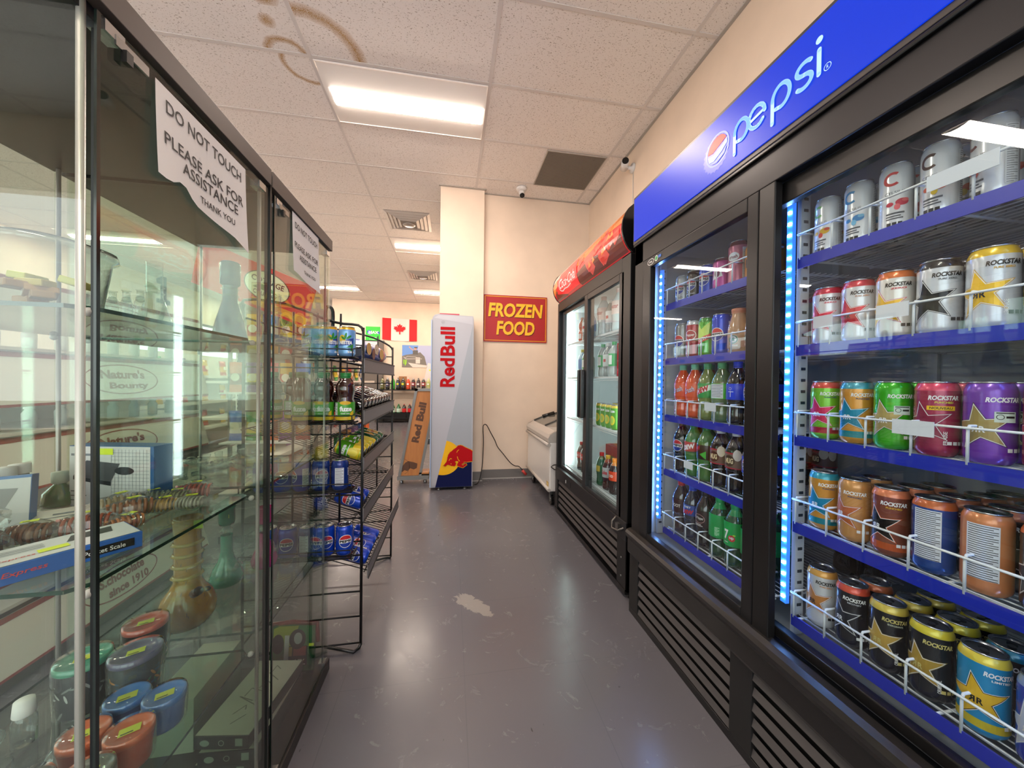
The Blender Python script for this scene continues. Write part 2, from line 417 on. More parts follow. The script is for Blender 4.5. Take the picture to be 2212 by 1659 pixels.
for lab, x, y in (('long ceiling strip light above the aisle in front of the pilaster', gxm, 2.914), ('ceiling strip light half hidden behind the pilaster beyond the silver air diffuser', gxm, 5.962),
                  ('farthest small ceiling strip light seen just left of the pilaster', gxm, 9.01), ('ceiling strip light at the far left above the dark sign cabinet', gxm-2.438, 9.01),
                  ('ceiling strip light over the camera behind the aisle', gxm, -.13), ('ceiling strip light over the snack aisle left of the glass cases', gxm-2.438, 1.7), ('ceiling strip light in the middle of the shop floor', gxm-2.438, 5.35),
                  ('ceiling strip light near the first shop window', gxm-4.876, 2.3), ('ceiling strip light near the fourth shop window', gxm-4.876, 6.57), ('ceiling strip light over the rear left corner', gxm-4.876, 10.84)):
    if lab.startswith('ceiling strip light over the snack') or 'middle' in lab or 'first' in lab: y = round((y-1.9952)/.6096)*.6096+1.9952+.3048
    LP.put(lab, (x, y, H), group='ceiling strip lights', cat='ceiling light')

# ---- air diffusers
def diffuser(label, x, y):
    e = thing('air_diffuser', label, 'ceiling vent', (x, y, H), group='round air diffusers'); c = M('#cfc9c4', .35, .3); dk = M('#7e7670', .6)
    m1 = MB()
    for k, s in enumerate((.29, .24, .19, .14)):
        z = -.006-.008*k
        m1.add([(-s, -s, z), (s, -s, z), (s, s, z), (-s, s, z), (-s+.035, -s+.035, z-.014), (s-.035, -s+.035, z-.014), (s-.035, s-.035, z-.014), (-s+.035, s-.035, z-.014)],
               [(0, 1, 5, 4), (1, 2, 6, 5), (2, 3, 7, 6), (3, 0, 4, 7)], c)
    m1.box(-.105, .105, -.105, .105, -.05, -.006, dk); m1.build('louvre_plate', e)
    MB().lathe([(.0001, -.064), (.07, -.06), (.085, -.052), (.02, -.05)], M('#a8a29d', .3, .6), 20).build('damper_disc', e)
diffuser('square silver air diffuser beside the strip light left of the pilaster', gxm-.24, 5.05)
diffuser('small square air diffuser in front of the farthest strip light', gxm-.25, 7.6)
e = thing('return_air_grille', 'dark perforated return air grille in the ceiling corner', 'ceiling vent', (1.166, 3.53, H))
m1 = MB(); m1.box(-.292, .292, -.29, .29, -.008, -.001, M('#5a544e', .5))
for k in range(44): m1.box(-.286+k*.0131, -.281+k*.0131, -.284, .284, -.012, -.008, M('#8d857b', .45))
for k in range(30): m1.box(-.286, .286, -.284+k*.0196, -.280+k*.0196, -.0115, -.008, M('#8d857b', .45))
m1.build('grille_face', e)
m1 = MB(); c = M('#bdb5ac', .5)
for q in ((-.297, .297, -.296, -.288), (-.297, .297, .288, .296), (-.297, -.289, -.29, .29), (.289, .297, -.29, .29)): m1.box(*q, -.013, -.0005, c)
m1.build('frame', e)

# ---- cameras
CW = M('#e9e5e2', .4)
e = thing('dome_camera', 'white ceiling security camera with black lens near the back wall', 'camera', (.76, 3.93, H))
MB().lathe([(.0001, -.001), (.058, -.002), (.062, -.02), (.05, -.034), (.03, -.04), (.0001, -.04)], CW, 24).build('mount', e)
m1 = MB(); m1.T = Matrix.Translation((0, -.005, -.06)) @ Matrix.Rotation(R(-35), 4, 'X'); m1.cyl((0, 0, .035), (0, 0, -.05), .032, CW, 18, r1=.030)
h_ = m1.build('camera_head', e)
m1 = MB(); m1.T = Matrix.Translation((0, -.005, -.06)) @ Matrix.Rotation(R(-35), 4, 'X'); m1.cyl((0, 0, -.049), (0, 0, -.054), .027, BLACKG, 18); m1.ball((0, 0, -.052), .016, BLACKG, 12); m1.build('lens', h_)
e = thing('wall_camera', 'white bullet security camera on the right wall above the red cooler', 'camera', (1.65, 3.08, 3.15))
MB().lathe([(.0001, 0), (.045, 0), (.045, .012), (.015, .02), (.015, .05), (.0001, .05)], CW, 20).build('mount', e).rotation_euler = (0, -PI/2, 0)
m1 = MB(); m1.tube([(-.05, 0, 0), (-.075, .0, .01), (-.085, .01, .02)], .012, CW, 10); m1.cyl((-.06, .06, .025), (-.10, -.045, .03), .033, CW, 18); h_ = m1.build('camera_head', e)
m1 = MB(); m1.cyl((-.0995, -.044, .03), (-.102, -.05, .03), .030, BLACKG, 18); m1.build('lens', h_)
MB().tube([(-.004, -.01, -.02), (-.004, -.012, -.3), (-.004, -.016, -.7), (-.004, -.012, -1.3)], .0035, M('#d8d2cc', .5), 6).build('cable', e)

# ================================================================== WALL SIGNS
e = thing('frozen_food_sign', 'red board with yellow FROZEN FOOD lettering on the back wall', 'sign', (.7455, 4.139, 1.888))
MB().box(-.379, .379, -.012, 0, -.273, .273, M('#b3272a', .5)).build('board', e)
m1 = MB(); Y_ = M('#f6c22d', .5); SH = M('#5a1518', .6)
lay = [(Y_, rect(-.368, .368, .254, .26)+rect(-.368, .368, -.26, -.254)+rect(-.368, -.362, -.26, .26)+rect(.362, .368, -.26, .26)),
       (SH, T('FROZEN', .006, .092, .655, .165, .034, .12)+T('FOOD', .006, -.118, .46, .165, .034, .12)),
       (Y_, T('FROZEN', 0, .1, .655, .165, .034, .12)+T('FOOD', 0, -.11, .46, .165, .034, .12))]
marks_flat(m1, (0, -.012, 0), (1, 0, 0), (0, 0, 1), lay); m1.build('lettering', e)
e = thing('red_card', 'small red card on the pilaster peeking over the silver cooler', 'sign', (.0, 4.059, 1.86))
m1 = MB(); m1.box(-.135, .085, -.004, 0, -.06, .045, M('#c3405a', .5)); marks_flat(m1, (0, -.004, 0), (1, 0, 0), (0, 0, 1), [(WHITE, T('LOYALTY', -.02, .015, .11, .014))]); m1.build('card', e)
# flag on the far wall
e = thing('canadian_flag', 'red and white maple leaf flag pinned to the far wall', 'flag', (-1.427, 10.297, 2.555))
RED = M('#e21b22', .7); FW = M('#f0e4dc', .7); m1 = MB()
NX, NZ = 40, 16; vs = []
def fy(u, v): return -.014-.007*math.sin(u*9+v*3)-.004*math.sin(u*21-v*5)
for j in range(NZ+1):
    for i in range(NX+1):
        u = i/NX; v = j/NZ; vs.append(((u-.5)*.93, fy(u, v), (v-.5)*.6+.02*math.sin(u*PI)*(-1 if v < .3 else 0)+.012-.03*(u)))
b0 = len(m1.v)
for j in range(NZ):
    for i in range(NX):
        u = i/NX; m_ = RED if u < .235 or u >= .765 else FW
        q = [vs[j*(NX+1)+i], vs[j*(NX+1)+i+1], vs[(j+1)*(NX+1)+i+1], vs[(j+1)*(NX+1)+i]]; m1.add(q, [(0, 1, 2, 3)], m_, True)
m1.build('cloth', e)
LEAF = [(0, 1), (.18, .66), (.42, .78), (.33, .3), (.58, .56), (.66, .42), (.95, .48), (.86, .22), (1, .12), (.55, -.25), (.62, -.42), (.07, -.36), (.1, -.85), (-.1, -.85), (-.07, -.36), (-.62, -.42), (-.55, -.25), (-1, .12), (-.86, .22), (-.95, .48), (-.66, .42), (-.58, .56), (-.33, .3), (-.42, .78), (-.18, .66)]
m1 = MB(); marks_flat(m1, (0, -.028, 0), (1, 0, 0), (0, 0, 1), [(RED, poly([(x*.165, y*.16) for x, y in LEAF]))]); m1.build('maple_leaf', e)
# green notice with white sheet
e = thing('lottery_poster', 'bright green poster left of the flag on the far wall', 'poster', (-2.14, 10.297, 2.41))
m1 = MB(); m1.box(-.19, .19, -.006, 0, -.2, .2, M('#35d13d', .5))
marks_flat(m1, (0, -.006, 0), (1, 0, 0), (0, 0, 1), [(M('#2b56b8', .5), ell(-.1, .05, .055, .05)+ell(.14, .03, .04, .04)), (M('#b7a2e8', .5), ell(-.08, .02, .05, .04)), (WHITE, T('MAX', .02, .04, .27, .08, .05)+rect(-.08, .09, -.105, -.095)+rect(-.1, .12, -.15, -.143))]); m1.build('sheet', e)
e = thing('notice_sheet', 'white paper sheet below the green poster', 'paper', (-2.17, 10.19-.003, 2.06)); MB().box(-.2, .2, -.006, 0, -.13, .13, M('#ddd6dc', .7)).build('sheet', e)
e = thing('storage_cabinet', 'tall dark grey cabinet against the far wall behind the snack aisle', 'cabinet', (-2.13, 10.23, 0))
MB().box(-.28, .28, -.04, .06, 0, 2.2, M('#6f655d', .6)).build('cabinet_side', e); MB().box(-.3, .3, -.042, .062, 2.2, 2.22, DARK).build('cabinet_top', e)
# boat poster
e = thing('boat_poster', 'blue sky poster of a person on a white boat with green claw mark', 'poster', (-.87, 10.297, 1.815))
m1 = MB(); m1.box(-.49, .40, -.006, 0, -.31, .31, M('#6f9be0', .4))
lay = [(M('#b9bfe0', .4), poly([(-.05, .31), (.40, .31), (.40, -.31), (.05, -.31), (-.12, .0)])), (M('#807a72', .5), poly([(-.49, -.31), (-.49, .0), (-.38, .04), (-.25, .06), (-.05, .1), (0, .12), (.12, .0), (.2, -.31)])),
       (M('#e7dcd3', .5), poly([(-.33, -.18), (-.05, -.22), (.2, -.25), (.18, -.31), (-.2, -.31)])+band([(-.45, -.02), (-.38, -.08), (-.1, -.07), (.05, -.07)], .012)+rect(-.12, .0, -.2, -.03)+band([(-.42, -.06), (-.34, 0), (-.1, -.02)], .008)),
       (M('#66625e', .5), poly([(-.2, .05), (-.06, .05), (-.06, .17), (-.2, .17)])), (M('#d9a58a', .5), ell(-.13, .22, .04, .045)+band([(-.18, .17), (-.26, .22), (-.3, .27)], .025)),
       (M('#4f5560', .5), ell(-.12, .245, .05, .018)), (M('#a6e22e', .5, em=.0), band([(-.45, -.1), (-.44, -.22)], .02)+band([(-.41, -.1), (-.40, -.26)], .025)+band([(-.37, -.1), (-.38, -.22)], .02))]
marks_flat(m1, (0, -.006, 0), (1, 0, 0), (0, 0, 1), lay); m1.build('printed_sheet', e)
e = thing('paper_bag_sheet', 'white paper sheet hanging at an angle below the boat poster', 'paper', (-.60, 10.28, 1.40))
m1 = MB(); m1.box(-.1, .16, -.006, 0, -.3, .22, M('#efe6e4', .8)); marks_flat(m1, (0, -.006, 0), (1, 0, 0), (0, 0, 1), [(YTAG, ell(-.0, .03, .03, .02))]); o = m1.build('sheet', e); e.rotation_euler = (0, R(12), 0)
# ================================================================== DRINK CANS AND BOTTLES
CANP = {473: (.033, .158), 355: (.033, .122), 356: (.029, .156), 250: (.0265, .133)}
def can(kind, body, layers, ring_=None, name='drink_can', bottom=None):
    r, h = CANP[kind]; e = thing(name, '', None)
    m = M(body, .24, .25, coat=.4) if isinstance(body, str) else body
    rc = M(ring_, .25, .2, coat=.4) if ring_ else m; bc = M(bottom, .25, .2, coat=.4) if bottom else m
    pr = [(.0001, .003), (r*.72, .001), (r*.76, .0), (r*.8, .0015), (r*.97, .009), (r, .014), (r, .02), (r, h-.026), (r, h-.019), (r*.97, h-.013), (r*.86, h-.004), (r*.835, h-.003)]
    mb = MB(); mb.lathe(pr, m, 32, mf=lambda i: (ALU if i < 3 else bc if i < 5 else rc if i >= (8 if kind == 473 else 9) else m))
    def prof(v): return r if v < h-.019 else r*(.97+.03*max(0, (h-.013-v)/.006))
    marks_cyl(mb, r, layers); mb.build('can_body', e)
    l = MB(); q = r*.85
    l.lathe([(r*.835, h-.003), (q+.0012, h-.0025), (q+.0012, h), (q-.0008, h), (q-.0015, h-.004), (q-.003, h-.0045), (.0001, h-.0035)], ALU, 28)
    lo = l.build('lid', e)
    t = MB(); t.add([(q*.12*math.cos(a)*2.2-.003, q*.12*math.sin(a)*1.7, h-.0022) for a in [2*PI*k/14 for k in range(14)]], [tuple(range(14))], M('#aeb2b6', .3, 1))
    t.add([((.3+.45)*q*0+.008*math.cos(a)+.009, .007*math.sin(a), h-.0031) for a in [2*PI*k/14 for k in range(14)]], [tuple(range(14))], M('#6d7073', .35, 1)); t.build('pull_tab', lo)
    return Proto(e)
W_ = M('#f4f4f4', .4); K_ = M('#141414', .4); GD = M('#c9a44a', .3, .5)
def nutrition(u, v0, v1, w=.03, ink='#333333', paper='#e9ebee'):
    ik = M(ink, .6); L_ = []
    n = int((v1-v0)/.0042)
    for i in range(n):
        v = v1-.003-i*.0042; L_ += rect(u-w/2+.002, u+w/2-.002-(.006 if i % 3 == 1 else 0), v-.0007, v+.0007)
    return [(M(paper, .5), rect(u-w/2, u+w/2, v0, v1)), (ik, L_)]
def icons(u, v, m): return (m, sum([rect(u+k*.009-.0035, u+k*.009+.0035, v-.0035, v+.0035) for k in (-1, 0, 1)], []))
def rock(body, starc, edge, ink='#f4f4f4', ring_=None, bottom=None, low=None, lowc=None, nouveau=None, panel=None, back=False, vert=None):
    I = M(ink, .4); E_ = M(edge, .35); S_ = M(starc, .3, .25); L_ = []
    if back:
        L_ = nutrition(-.006, .03, .135, .042, '#2b2b2b', '#dfe4ee')
    else:
        if bottom: L_.append((M(bottom, .3, .2), rect(-.1, .1, .016, .032)))
        L_ += [(E_, star(-.012, .070, .050, .16, .40)), (W_ if edge != '#f4f4f4' else K_, star(-.012, .070, .047, .16, .40)), (S_, star(-.012, .070, .0435, .16, .40)),
               (I if ink != '#f4f4f4' else K_ if starc in ('#e9b52a', '#c9a44a', '#d8973a', '#f2c22e') else W_, T('R', -.0175, .067, .008, .012, .03, flip=True)+T('R', -.0075, .067, .008, .012, .03)),
               (I, T('ROCKSTAR', .018, .124, .045, .0095, .04, .2)+T('ROCKSTAR', -.068, .123, .043, .0085, .03, .2))]
        if low: L_.append((M(lowc or ink, .4), T(low, .018, .1145, .026, .004, .03)))
        if nouveau: L_ += [(M('#f3c51f', .4), rect(-.006, .034, .098, .107)), (K_, T(nouveau, .014, .1025, .032, .005, .02))]
        if panel: L_ += [(M('#d7e6dd', .5), rect(.006, .034, .082, .102)), (K_, ring(.013, .092, .005, .005, .001)+rect(.02, .032, .09, .094)+rect(.008, .032, .0985, .1005))]
        if vert: L_.append((W_, T(vert, .02, .04, .028, .006, .02, rot=PI/2)))
        L_ += nutrition(.066, .03, .13, .026); L_.append(icons(.035, .03, I))
    return can(473, body, L_, ring_)
def celsius(arc, fruit, fruit2):
    a = M(arc, .4); return can(356, '#e9ebee', [(a, ring(-.004, .118, .016, .016, .006, 22, .9, 5.4)), (M('#4a4d52', .4), T('CELSIUS', 0, .086, .034, .0065, .0)),
        (M('#5a5d62', .4), rect(-.014, .016, .036, .040)+rect(-.014, .01, .030, .033)+rect(-.014, .014, .0245, .0275)), (M(fruit, .4), ell(.012, .062, .011, .008)+ell(-.008, .060, .006, .005)), (M(fruit2, .4), ell(.017, .066, .006, .004)+ell(.004, .052, .005, .007)),
        icons(.0, .014, K_)]+nutrition(.05, .02, .13, .02, '#8a8d92', '#dcdfe3'))
def globe(u, v, r, txt=W_, old=False, rot=0):
    up_ = [(u+r*.92*math.cos(t), v+r*.92*math.sin(t)) for t in [R(18)+R(144)*i/12 for i in range(13)]]
    lo_ = [(u+r*.92*math.cos(t), v+r*.92*math.sin(t)) for t in [R(198)+R(144)*i/12 for i in range(13)]]
    return [(M('#f2f3f6', .4), ell(u, v, r)), (M('#c8242c', .35), [up_]), (M('#17389c', .35), [lo_]), (K_, T('PEPSI', u, v, r*1.75, r*.42, .05))]
def pepsi_can(kind=355, body='#0d3fb8', back=False, low=None, lowc='#f4f4f4'):
    h = CANP[kind][1]
    L_ = globe(-.002, h*.5, .026) if not back else nutrition(-.002, .02, h-.03, .034, '#333', '#dfe3ea')+[(W_, T('pepsi', .036, h*.6, .03, .008, .02, rot=PI/2))]
    if low: L_.append((M(lowc, .4), T(low, -.002, .022, .04, .009, .02)))
    return can(kind, body, L_+([] if back else nutrition(.055, .02, h-.03, .024)))
# ---- bottles: glassy shell with drink colour
BP = {'swirl': [(.0001, .004), (.022, 0), (.033, .004), (.0355, .014), (.0345, .04), (.0325, .058), (.034, .072), (.0362, .085), (.0365, .135), (.0362, .15), (.032, .168), (.024, .186), (.0165, .2), (.0138, .207), (.0135, .216)],
      'tea': [(.0001, .004), (.024, 0), (.034, .004), (.036, .012), (.036, .082), (.0365, .085), (.031, .095), (.033, .108), (.0375, .125), (.0378, .14), (.034, .157), (.026, .172), (.0195, .182), (.0185, .19)],
      'two': [(.0001, .004), (.03, 0), (.05, .006), (.055, .02), (.0545, .08), (.0535, .1), (.0545, .12), (.055, .2), (.052, .225), (.038, .262), (.02, .292), (.0145, .3), (.014, .306)],
      'frapp': [(.0001, .003), (.03, 0), (.034, .004), (.0345, .05), (.0345, .085), (.033, .1), (.026, .125), (.022, .14), (.0215, .15), (.021, .156)]}
LIQ = {}
def liquid(c):
    if c in LIQ: return LIQ[c]
    m = bpy.data.materials.new('soft_drink_'+c.strip('#')); m.use_nodes = True; b = m.node_tree.nodes['Principled BSDF'].inputs
    b['Base Color'].default_value = lin(c); b['Roughness'].default_value = .07; b['Coat Weight'].default_value = 1; b['Coat Roughness'].default_value = .03
    b['Transmission Weight'].default_value = .0; b['Subsurface Weight'].default_value = .0; b['Specular IOR Level'].default_value = .7
    LIQ[c] = m; return m
def bottle(kind, drink, capc, lab=None, z0=.085, z1=.15, layers=(), top=None, name='drink_bottle', capr=None):
    P_ = BP[kind]; e = thing(name, '', None); mb = MB(); dm = liquid(drink); tp = liquid(top) if top else dm
    hmax = P_[-1][1]; mb.lathe(P_, dm, 28, mf=lambda i: tp if P_[i][1] > hmax*.8 else dm); mb.build('bottle_body', e)
    r = max(p[0] for p in P_ if z0-.01 <= p[1] <= z1+.01)+.0005
    if lab:
        l = MB(); l.lathe([(r, z0), (r+.0002, z0+.001), (r+.0002, z1-.001), (r, z1)], M(lab, .35, coat=.2), 32); marks_cyl(l, r+.0002, list(layers)); l.build('label', e)
    cr = capr or {'swirl': .0155, 'tea': .0215, 'two': .0155, 'frapp': .0235}[kind]; ch = .017 if kind != 'frapp' else .012
    cm = M(capc, .35); c = MB(); z = hmax-.004
    c.lathe([(cr*.98, z), (cr, z+.002), (cr, z+ch-.002), (cr*.93, z+ch), (.0001, z+ch)], cm, 24)
    c.lathe([(cr*.97, z-.006), (cr*.98, z-.001)], cm, 24); c.build('cap', e)
    return Proto(e)

# ================================================================== BLUE-HEADED TWO-DOOR COOLER
FX = .90; Y0, Y1 = .15, 1.653
e = thing('drinks_cooler', 'tall black two-door cooler with a backlit blue header', 'cooler', (0, 0, 0)); COOL = e
INW = M('#cfd4da', .45); INB = M('#b4bac2', .5)
m1 = MB()
m1.box(FX+.03, 1.60, Y1-.035, Y1, .02, 2.07, BLACK); m1.box(FX+.03, 1.60, Y0, Y0+.035, .02, 2.07, BLACK)
m1.box(1.57, 1.60, Y0+.035, Y1-.035, .02, 2.07, BLACK); m1.box(FX+.03, 1.57, Y0+.035, Y1-.035, 1.80, 2.07, BLACK)
m1.box(FX+.03, 1.57, Y0+.035, Y1-.035, .30, .40, BLACK)
m1.box(FX+.005, FX+.03, Y1-.075, Y1, .02, 1.84, DARK); m1.box(FX+.005, FX+.03, Y0, Y0+.07, .02, 1.84, DARK)      # side stiles
m1.box(FX+.005, FX+.04, Y0, Y1, 1.735, 1.84, M('#29282a', .3, .4)); m1.box(FX+.004, FX+.03, .872, .925, .40, 1.735, BLACK)
m1.box(FX-.006, FX+.03, Y0, Y1, 1.828, 1.84, BLACKG)
m1.build('outer_case', e, bevel=.003)
m1 = MB()   # liner
m1.box(.965, 1.565, Y1-.05, Y1-.036, .40, 1.80, INW); m1.box(.965, 1.565, Y0+.036, Y0+.05, .40, 1.80, INW)
m1.box(1.55, 1.569, Y0+.05, Y1-.05, .40, 1.80, INB); m1.box(.965, 1.55, Y0+.05, Y1-.05, 1.785, 1.799, INW); m1.box(.965, 1.55, Y0+.05, Y1-.05, .401, .415, M('#8d9299', .5))
for y in (.885, 1.585):   # slotted uprights at the front, and on the back wall
    m1.box(1.0, 1.03, y-.008, y+.004, .42, 1.76, M('#dfe5ee', .4, .3))
    for k in range(38): m1.box(1.008, 1.022, y-.0095, y-.008, .47+k*.033, .478+k*.033, M('#23303f', .5))
for y in (.35, .62, .9, 1.2, 1.45):
    m1.box(1.535, 1.55, y-.012, y+.012, .42, 1.75, M('#c3c8ce', .4, .3))
for k in range(26): m1.box(1.5475, 1.5495, .3+k*.05, .312+k*.05, 1.36, 1.372, M('#1c2530', .6))
m1.build('liner', e)
# lit header
m1 = MB(); m1.box(FX-.004, FX+.03, Y0, Y1+.006, 1.842, 2.078, M('#4a4644', .35, .5))
m1.build('header_box', e, bevel=.002)
BLUE = M('#000c30', .3, em=.56, ecol='#0a40f4', coat=.0, spec=.25, name='backlit_blue')
m1 = MB(); m1.box(FX-.008, FX-.0041, Y0+.012, Y1-.006, 1.858, 2.064, BLUE)
WL = M('#8fb4e8', .3, em=.45, ecol='#a6caff'); RL = M('#c81e10', .3, em=.6, ecol='#e02a18', spec=.2); NV = M('#1432b0', .3, em=.4)
cu, cv = 1.085, 1.9545
def HU(y): return -y     # u grows to the viewer's right = towards -Y
lo = []
cap_ = []; ncp = 21
for i in range(ncp*2):
    t = 2*PI*i/(ncp*2); q = .062 if i % 2 else .055; cap_.append((-1.092+q*math.cos(t)*1.0, 1.945+q*math.sin(t)))
lo.append((NV, poly(cap_)))
lo.append((M('#4a6ad0', .3, em=.3), ring(-1.085, 1.956, .054, .054, .006)))
lo.append((RL, [[(-1.085+.045*math.cos(t), 1.956+.045*math.sin(t)) for t in [R(25)+R(150)*i/14 for i in range(15)]]+[(-1.105, 1.955)]]))
lo.append((WL, poly([(-1.128, 1.95), (-1.10, 1.945), (-1.06, 1.958), (-1.041, 1.972), (-1.04, 1.955), (-1.065, 1.938), (-1.10, 1.925), (-1.122, 1.93)])))
lo.append((M('#2a4fe6', .3, em=.5), poly([(-1.12, 1.928), (-1.095, 1.922), (-1.06, 1.934), (-1.041, 1.948), (-1.05, 1.925), (-1.085, 1.911), (-1.11, 1.918)])))
# rounded lower-case word built from strokes
def stroke(pts, th=.0115): return band(pts, th)+[ell(x, y, th/2, n=10)[0] for x, y in pts]
def arc(cx, cyy, a, b, t0, t1, n=14): return [(cx+a*math.cos(R(t0+(t1-t0)*i/n)), cyy+b*math.sin(R(t0+(t1-t0)*i/n))) for i in range(n+1)]
def letter_p(x, y): return stroke([(x, y-.062), (x, y+.0)])+stroke(arc(x+.026, y, .026, .031, 180, 90)+arc(x+.026, y, .026, .031, 90, -90)+[(x+.010, y-.027)])
word = letter_p(-1.008, 1.953)
ex = -.925; word += stroke(arc(ex, 1.953, .028, .031, 0, 320))+stroke([(ex-.026, 1.95), (ex+.027, 1.957)], .009)
word += letter_p(-.872, 1.953)
sx = -.784; word += stroke(arc(sx+.004, 1.9695, .021, .0155, 40, 250)+arc(sx+.002, 1.9365, .021, .0165, 70, -140))
word += stroke([(-.743, 1.923), (-.743, 1.984)])+[ell(-.743, 2.008, .009, n=14)[0]]
lo.append((WL, word)); lo.append((WL, ring(-.722, 1.925, .009, .009, .0016, 18)+T('R', -.722, 1.925, .005, .008, .01)))
marks_flat(m1, (FX-.008, 0, 0), (0, -1, 0), (0, 0, 1), lo, .0006, .0004); m1.build('header_sign', e)
# kick panels and rounded sill
m1 = MB(); pr = [(FX+.02, .302), (FX-.012, .302), (FX-.016, .312), (FX-.016, .372), (FX-.028, .392), (FX-.030, .406), (FX-.022, .418), (FX-.004, .424), (FX+.02, .424)]
m1.prism(pr, 'y', Y0, Y1-.003, M('#1d1b1a', .3)); m1.build('front_sill', e)
GS = M('#4b4747', .45); 
def grille(ya, yb, z0=.02, z1=.298, n=6, X=FX, nm='vent_grille', par=e):
    g = MB(); st = (z1-z0)/n
    for k in range(n):
        z = z1-.008-k*st
        g.add([(X+.0, ya, z-st*.52), (X+.0, yb, z-st*.52), (X+.007, yb, z), (X+.007, ya, z)], [(0, 1, 2, 3)], GS)
        g.add([(X-.001, ya, z-st*.52), (X-.001, yb, z-st*.52), (X+.03, yb, z-st*.60), (X+.03, ya, z-st*.60)], [(0, 1, 2, 3)], BLACK)
    g.box(X+.028, X+.030, ya, yb, z0, z1, M('#050505', .8)); return g.build(nm, par)
grille(1.0, 1.573); grille(.35, .915); grille(Y0+.03, .30)
m1 = MB(); 
for q in ((1.573, Y1), (.915, 1.0), (.30, .35), (Y0, Y0+.03)): m1.box(FX-.002, FX+.03, q[0], q[1], .03, .302, M('#161616', .5))
m1.box(FX-.002, FX+.03, Y0, Y1, .0, .03, BLACK); m1.build('kick_panel', e, bevel=.0015)
# sliding doors
def door(par, X, ya, yb, ga, gb, z0, z1, g0, g1, c=None, th=.028, handle=None):
    c = c or M('#1d1d1f', .28, .3); f = MB()
    f.box(X, X+th, gb, yb, z0, z1, c); f.box(X, X+th, ya, ga, z0, z1, c); f.box(X, X+th, ga, gb, g1, z1, c); f.box(X, X+th, ga, gb, z0, g0, c)
    d = f.build('sliding_door', par, bevel=.003)
    MB().box(X+th*.45, X+th*.45+.004, ga-.004, gb+.004, g0-.004, g1+.004, PANE).build('glass_pane', d)
    if handle: MB().box(X-.03, X, handle[0], handle[1], handle[2], handle[3], BLACKG).build('handle', d, bevel=.006)
    return d
D1 = door(e, FX+.004, .927, 1.578, .968, 1.513, .424, 1.735, .452, 1.69); D2 = door(e, FX+.036, Y0+.06, .945, .25, .91, .424, 1.735, .452, 1.672, c=M('#131212', .3))
m1 = MB(); m1.T = Matrix.Translation((FX-.001+.004, 0, 0))
marks_flat(m1, (0, 0, 0), (0, -1, 0), (0, 0, 1), [(W_, ell(-1.508, 1.712, .026, .014)), (K_, ell(-1.508, 1.712, .0235, .0118)), (W_, T('true', -1.508, 1.712, .024, .009, .01)), (W_, ell(-1.462, 1.714, .012, .0125)), (M('#2d9a55', .4), ell(-1.462, 1.714, .0095)), (M('#2a6fd0', .4), rect(-1.446, -1.425, 1.71, 1.722))], .0002, .0002)
m1.build('maker_badge', D1)
# LED strips
LEDM = M('#c9e0ff', .4, em=210, ecol='#7aacff', name='led_glow'); LEDB = M('#2f6fd8', .4, em=.7, ecol='#3f86ff', name='led_tube_glow')
def led(y, x=.99, z0=.52, z1=1.665, par=e, n=35):
    m2 = MB(); m2.box(x, x+.012, y-.009, y+.009, z0-.02, z1+.03, LEDB)
    for k in range(n):
        z = z0+(z1-z0)*k/(n-1); m2.lathe([(.0001, -.003), (.0045, -.002), (.005, 0)], LEDM, 8, (0, 0, 0)) if False else m2.box(x-.003, x, y-.004, y+.004, z-.004, z+.004, LEDM)
    return m2.build('led_strip', par)
led(1.562); led(.904); led(.23)
# shelves
BST = M('#2130b8', .3, coat=.4); SHZ = [1.50, 1.25, .992, .742, .472]
def shelf(par, ya, yb, z, tagpos=None):
    s = MB(); x0, x1 = .985, 1.52
    for k in range(int((x1-x0)/.022)+1): s.cyl((x0+k*.022, ya, z+.012), (x0+k*.022, yb, z+.012), .0016, WIREW, 5)
    for y in (ya+.01, (ya+yb)/2, yb-.01): s.cyl((x0, y, z+.007), (x1, y, z+.007), .003, WIREW, 6)
    for x in (x0+.03, x0+.25, x1): s.cyl((x, ya, z+.006), (x, yb, z+.006), .0032, WIREW, 6)
    o = s.build('wire_shelf', par)
    MB().box(x0-.006, x0-.002, ya, yb, z-.013, z+.017, BST).build('blue_price_strip', o)
    s = MB(); n = int((yb-ya)/.0775); r = .0027; xf = x0-.0085; zt = z+.083
    s.cyl((xf, ya, zt), (xf, yb, zt), r, WIREW, 6)
    for k in range(n+1):
        y = yb-.006-k*(yb-ya-.012)/n
        s.tube([(xf+.0042, y, z+.012), (xf+.0042, y, zt-.004), (xf+.008, y, zt+.004), (xf+.05, y, zt+.004)], r, WIREW, 6)
        if k == 0: s.tube([(xf+.05, y, zt+.004), (xf+.05, y, z+.01)], r, WIREW, 6)
    s.build('guard_rail', o)
    if tagpos:
        t = MB()
        for y, w_ in tagpos: MB().box(xf-.0042, xf-.003, y-w_/2, y+w_/2, zt-.026, zt+.006, M('#dfe6f2', .5)).build('blank_price_tag', o)
    return o
TG2 = [[(.535, .1)], [(.64, .06), (.79, .05)], [(.60, .07)], None, None]; TG1 = [None, None, [(1.2, .06)], [(1.32, .055)], None]
for k, z in enumerate(SHZ):
    shelf(e, .26, .868, z, TG2[k]); shelf(e, .952, 1.5, z, TG1[k])
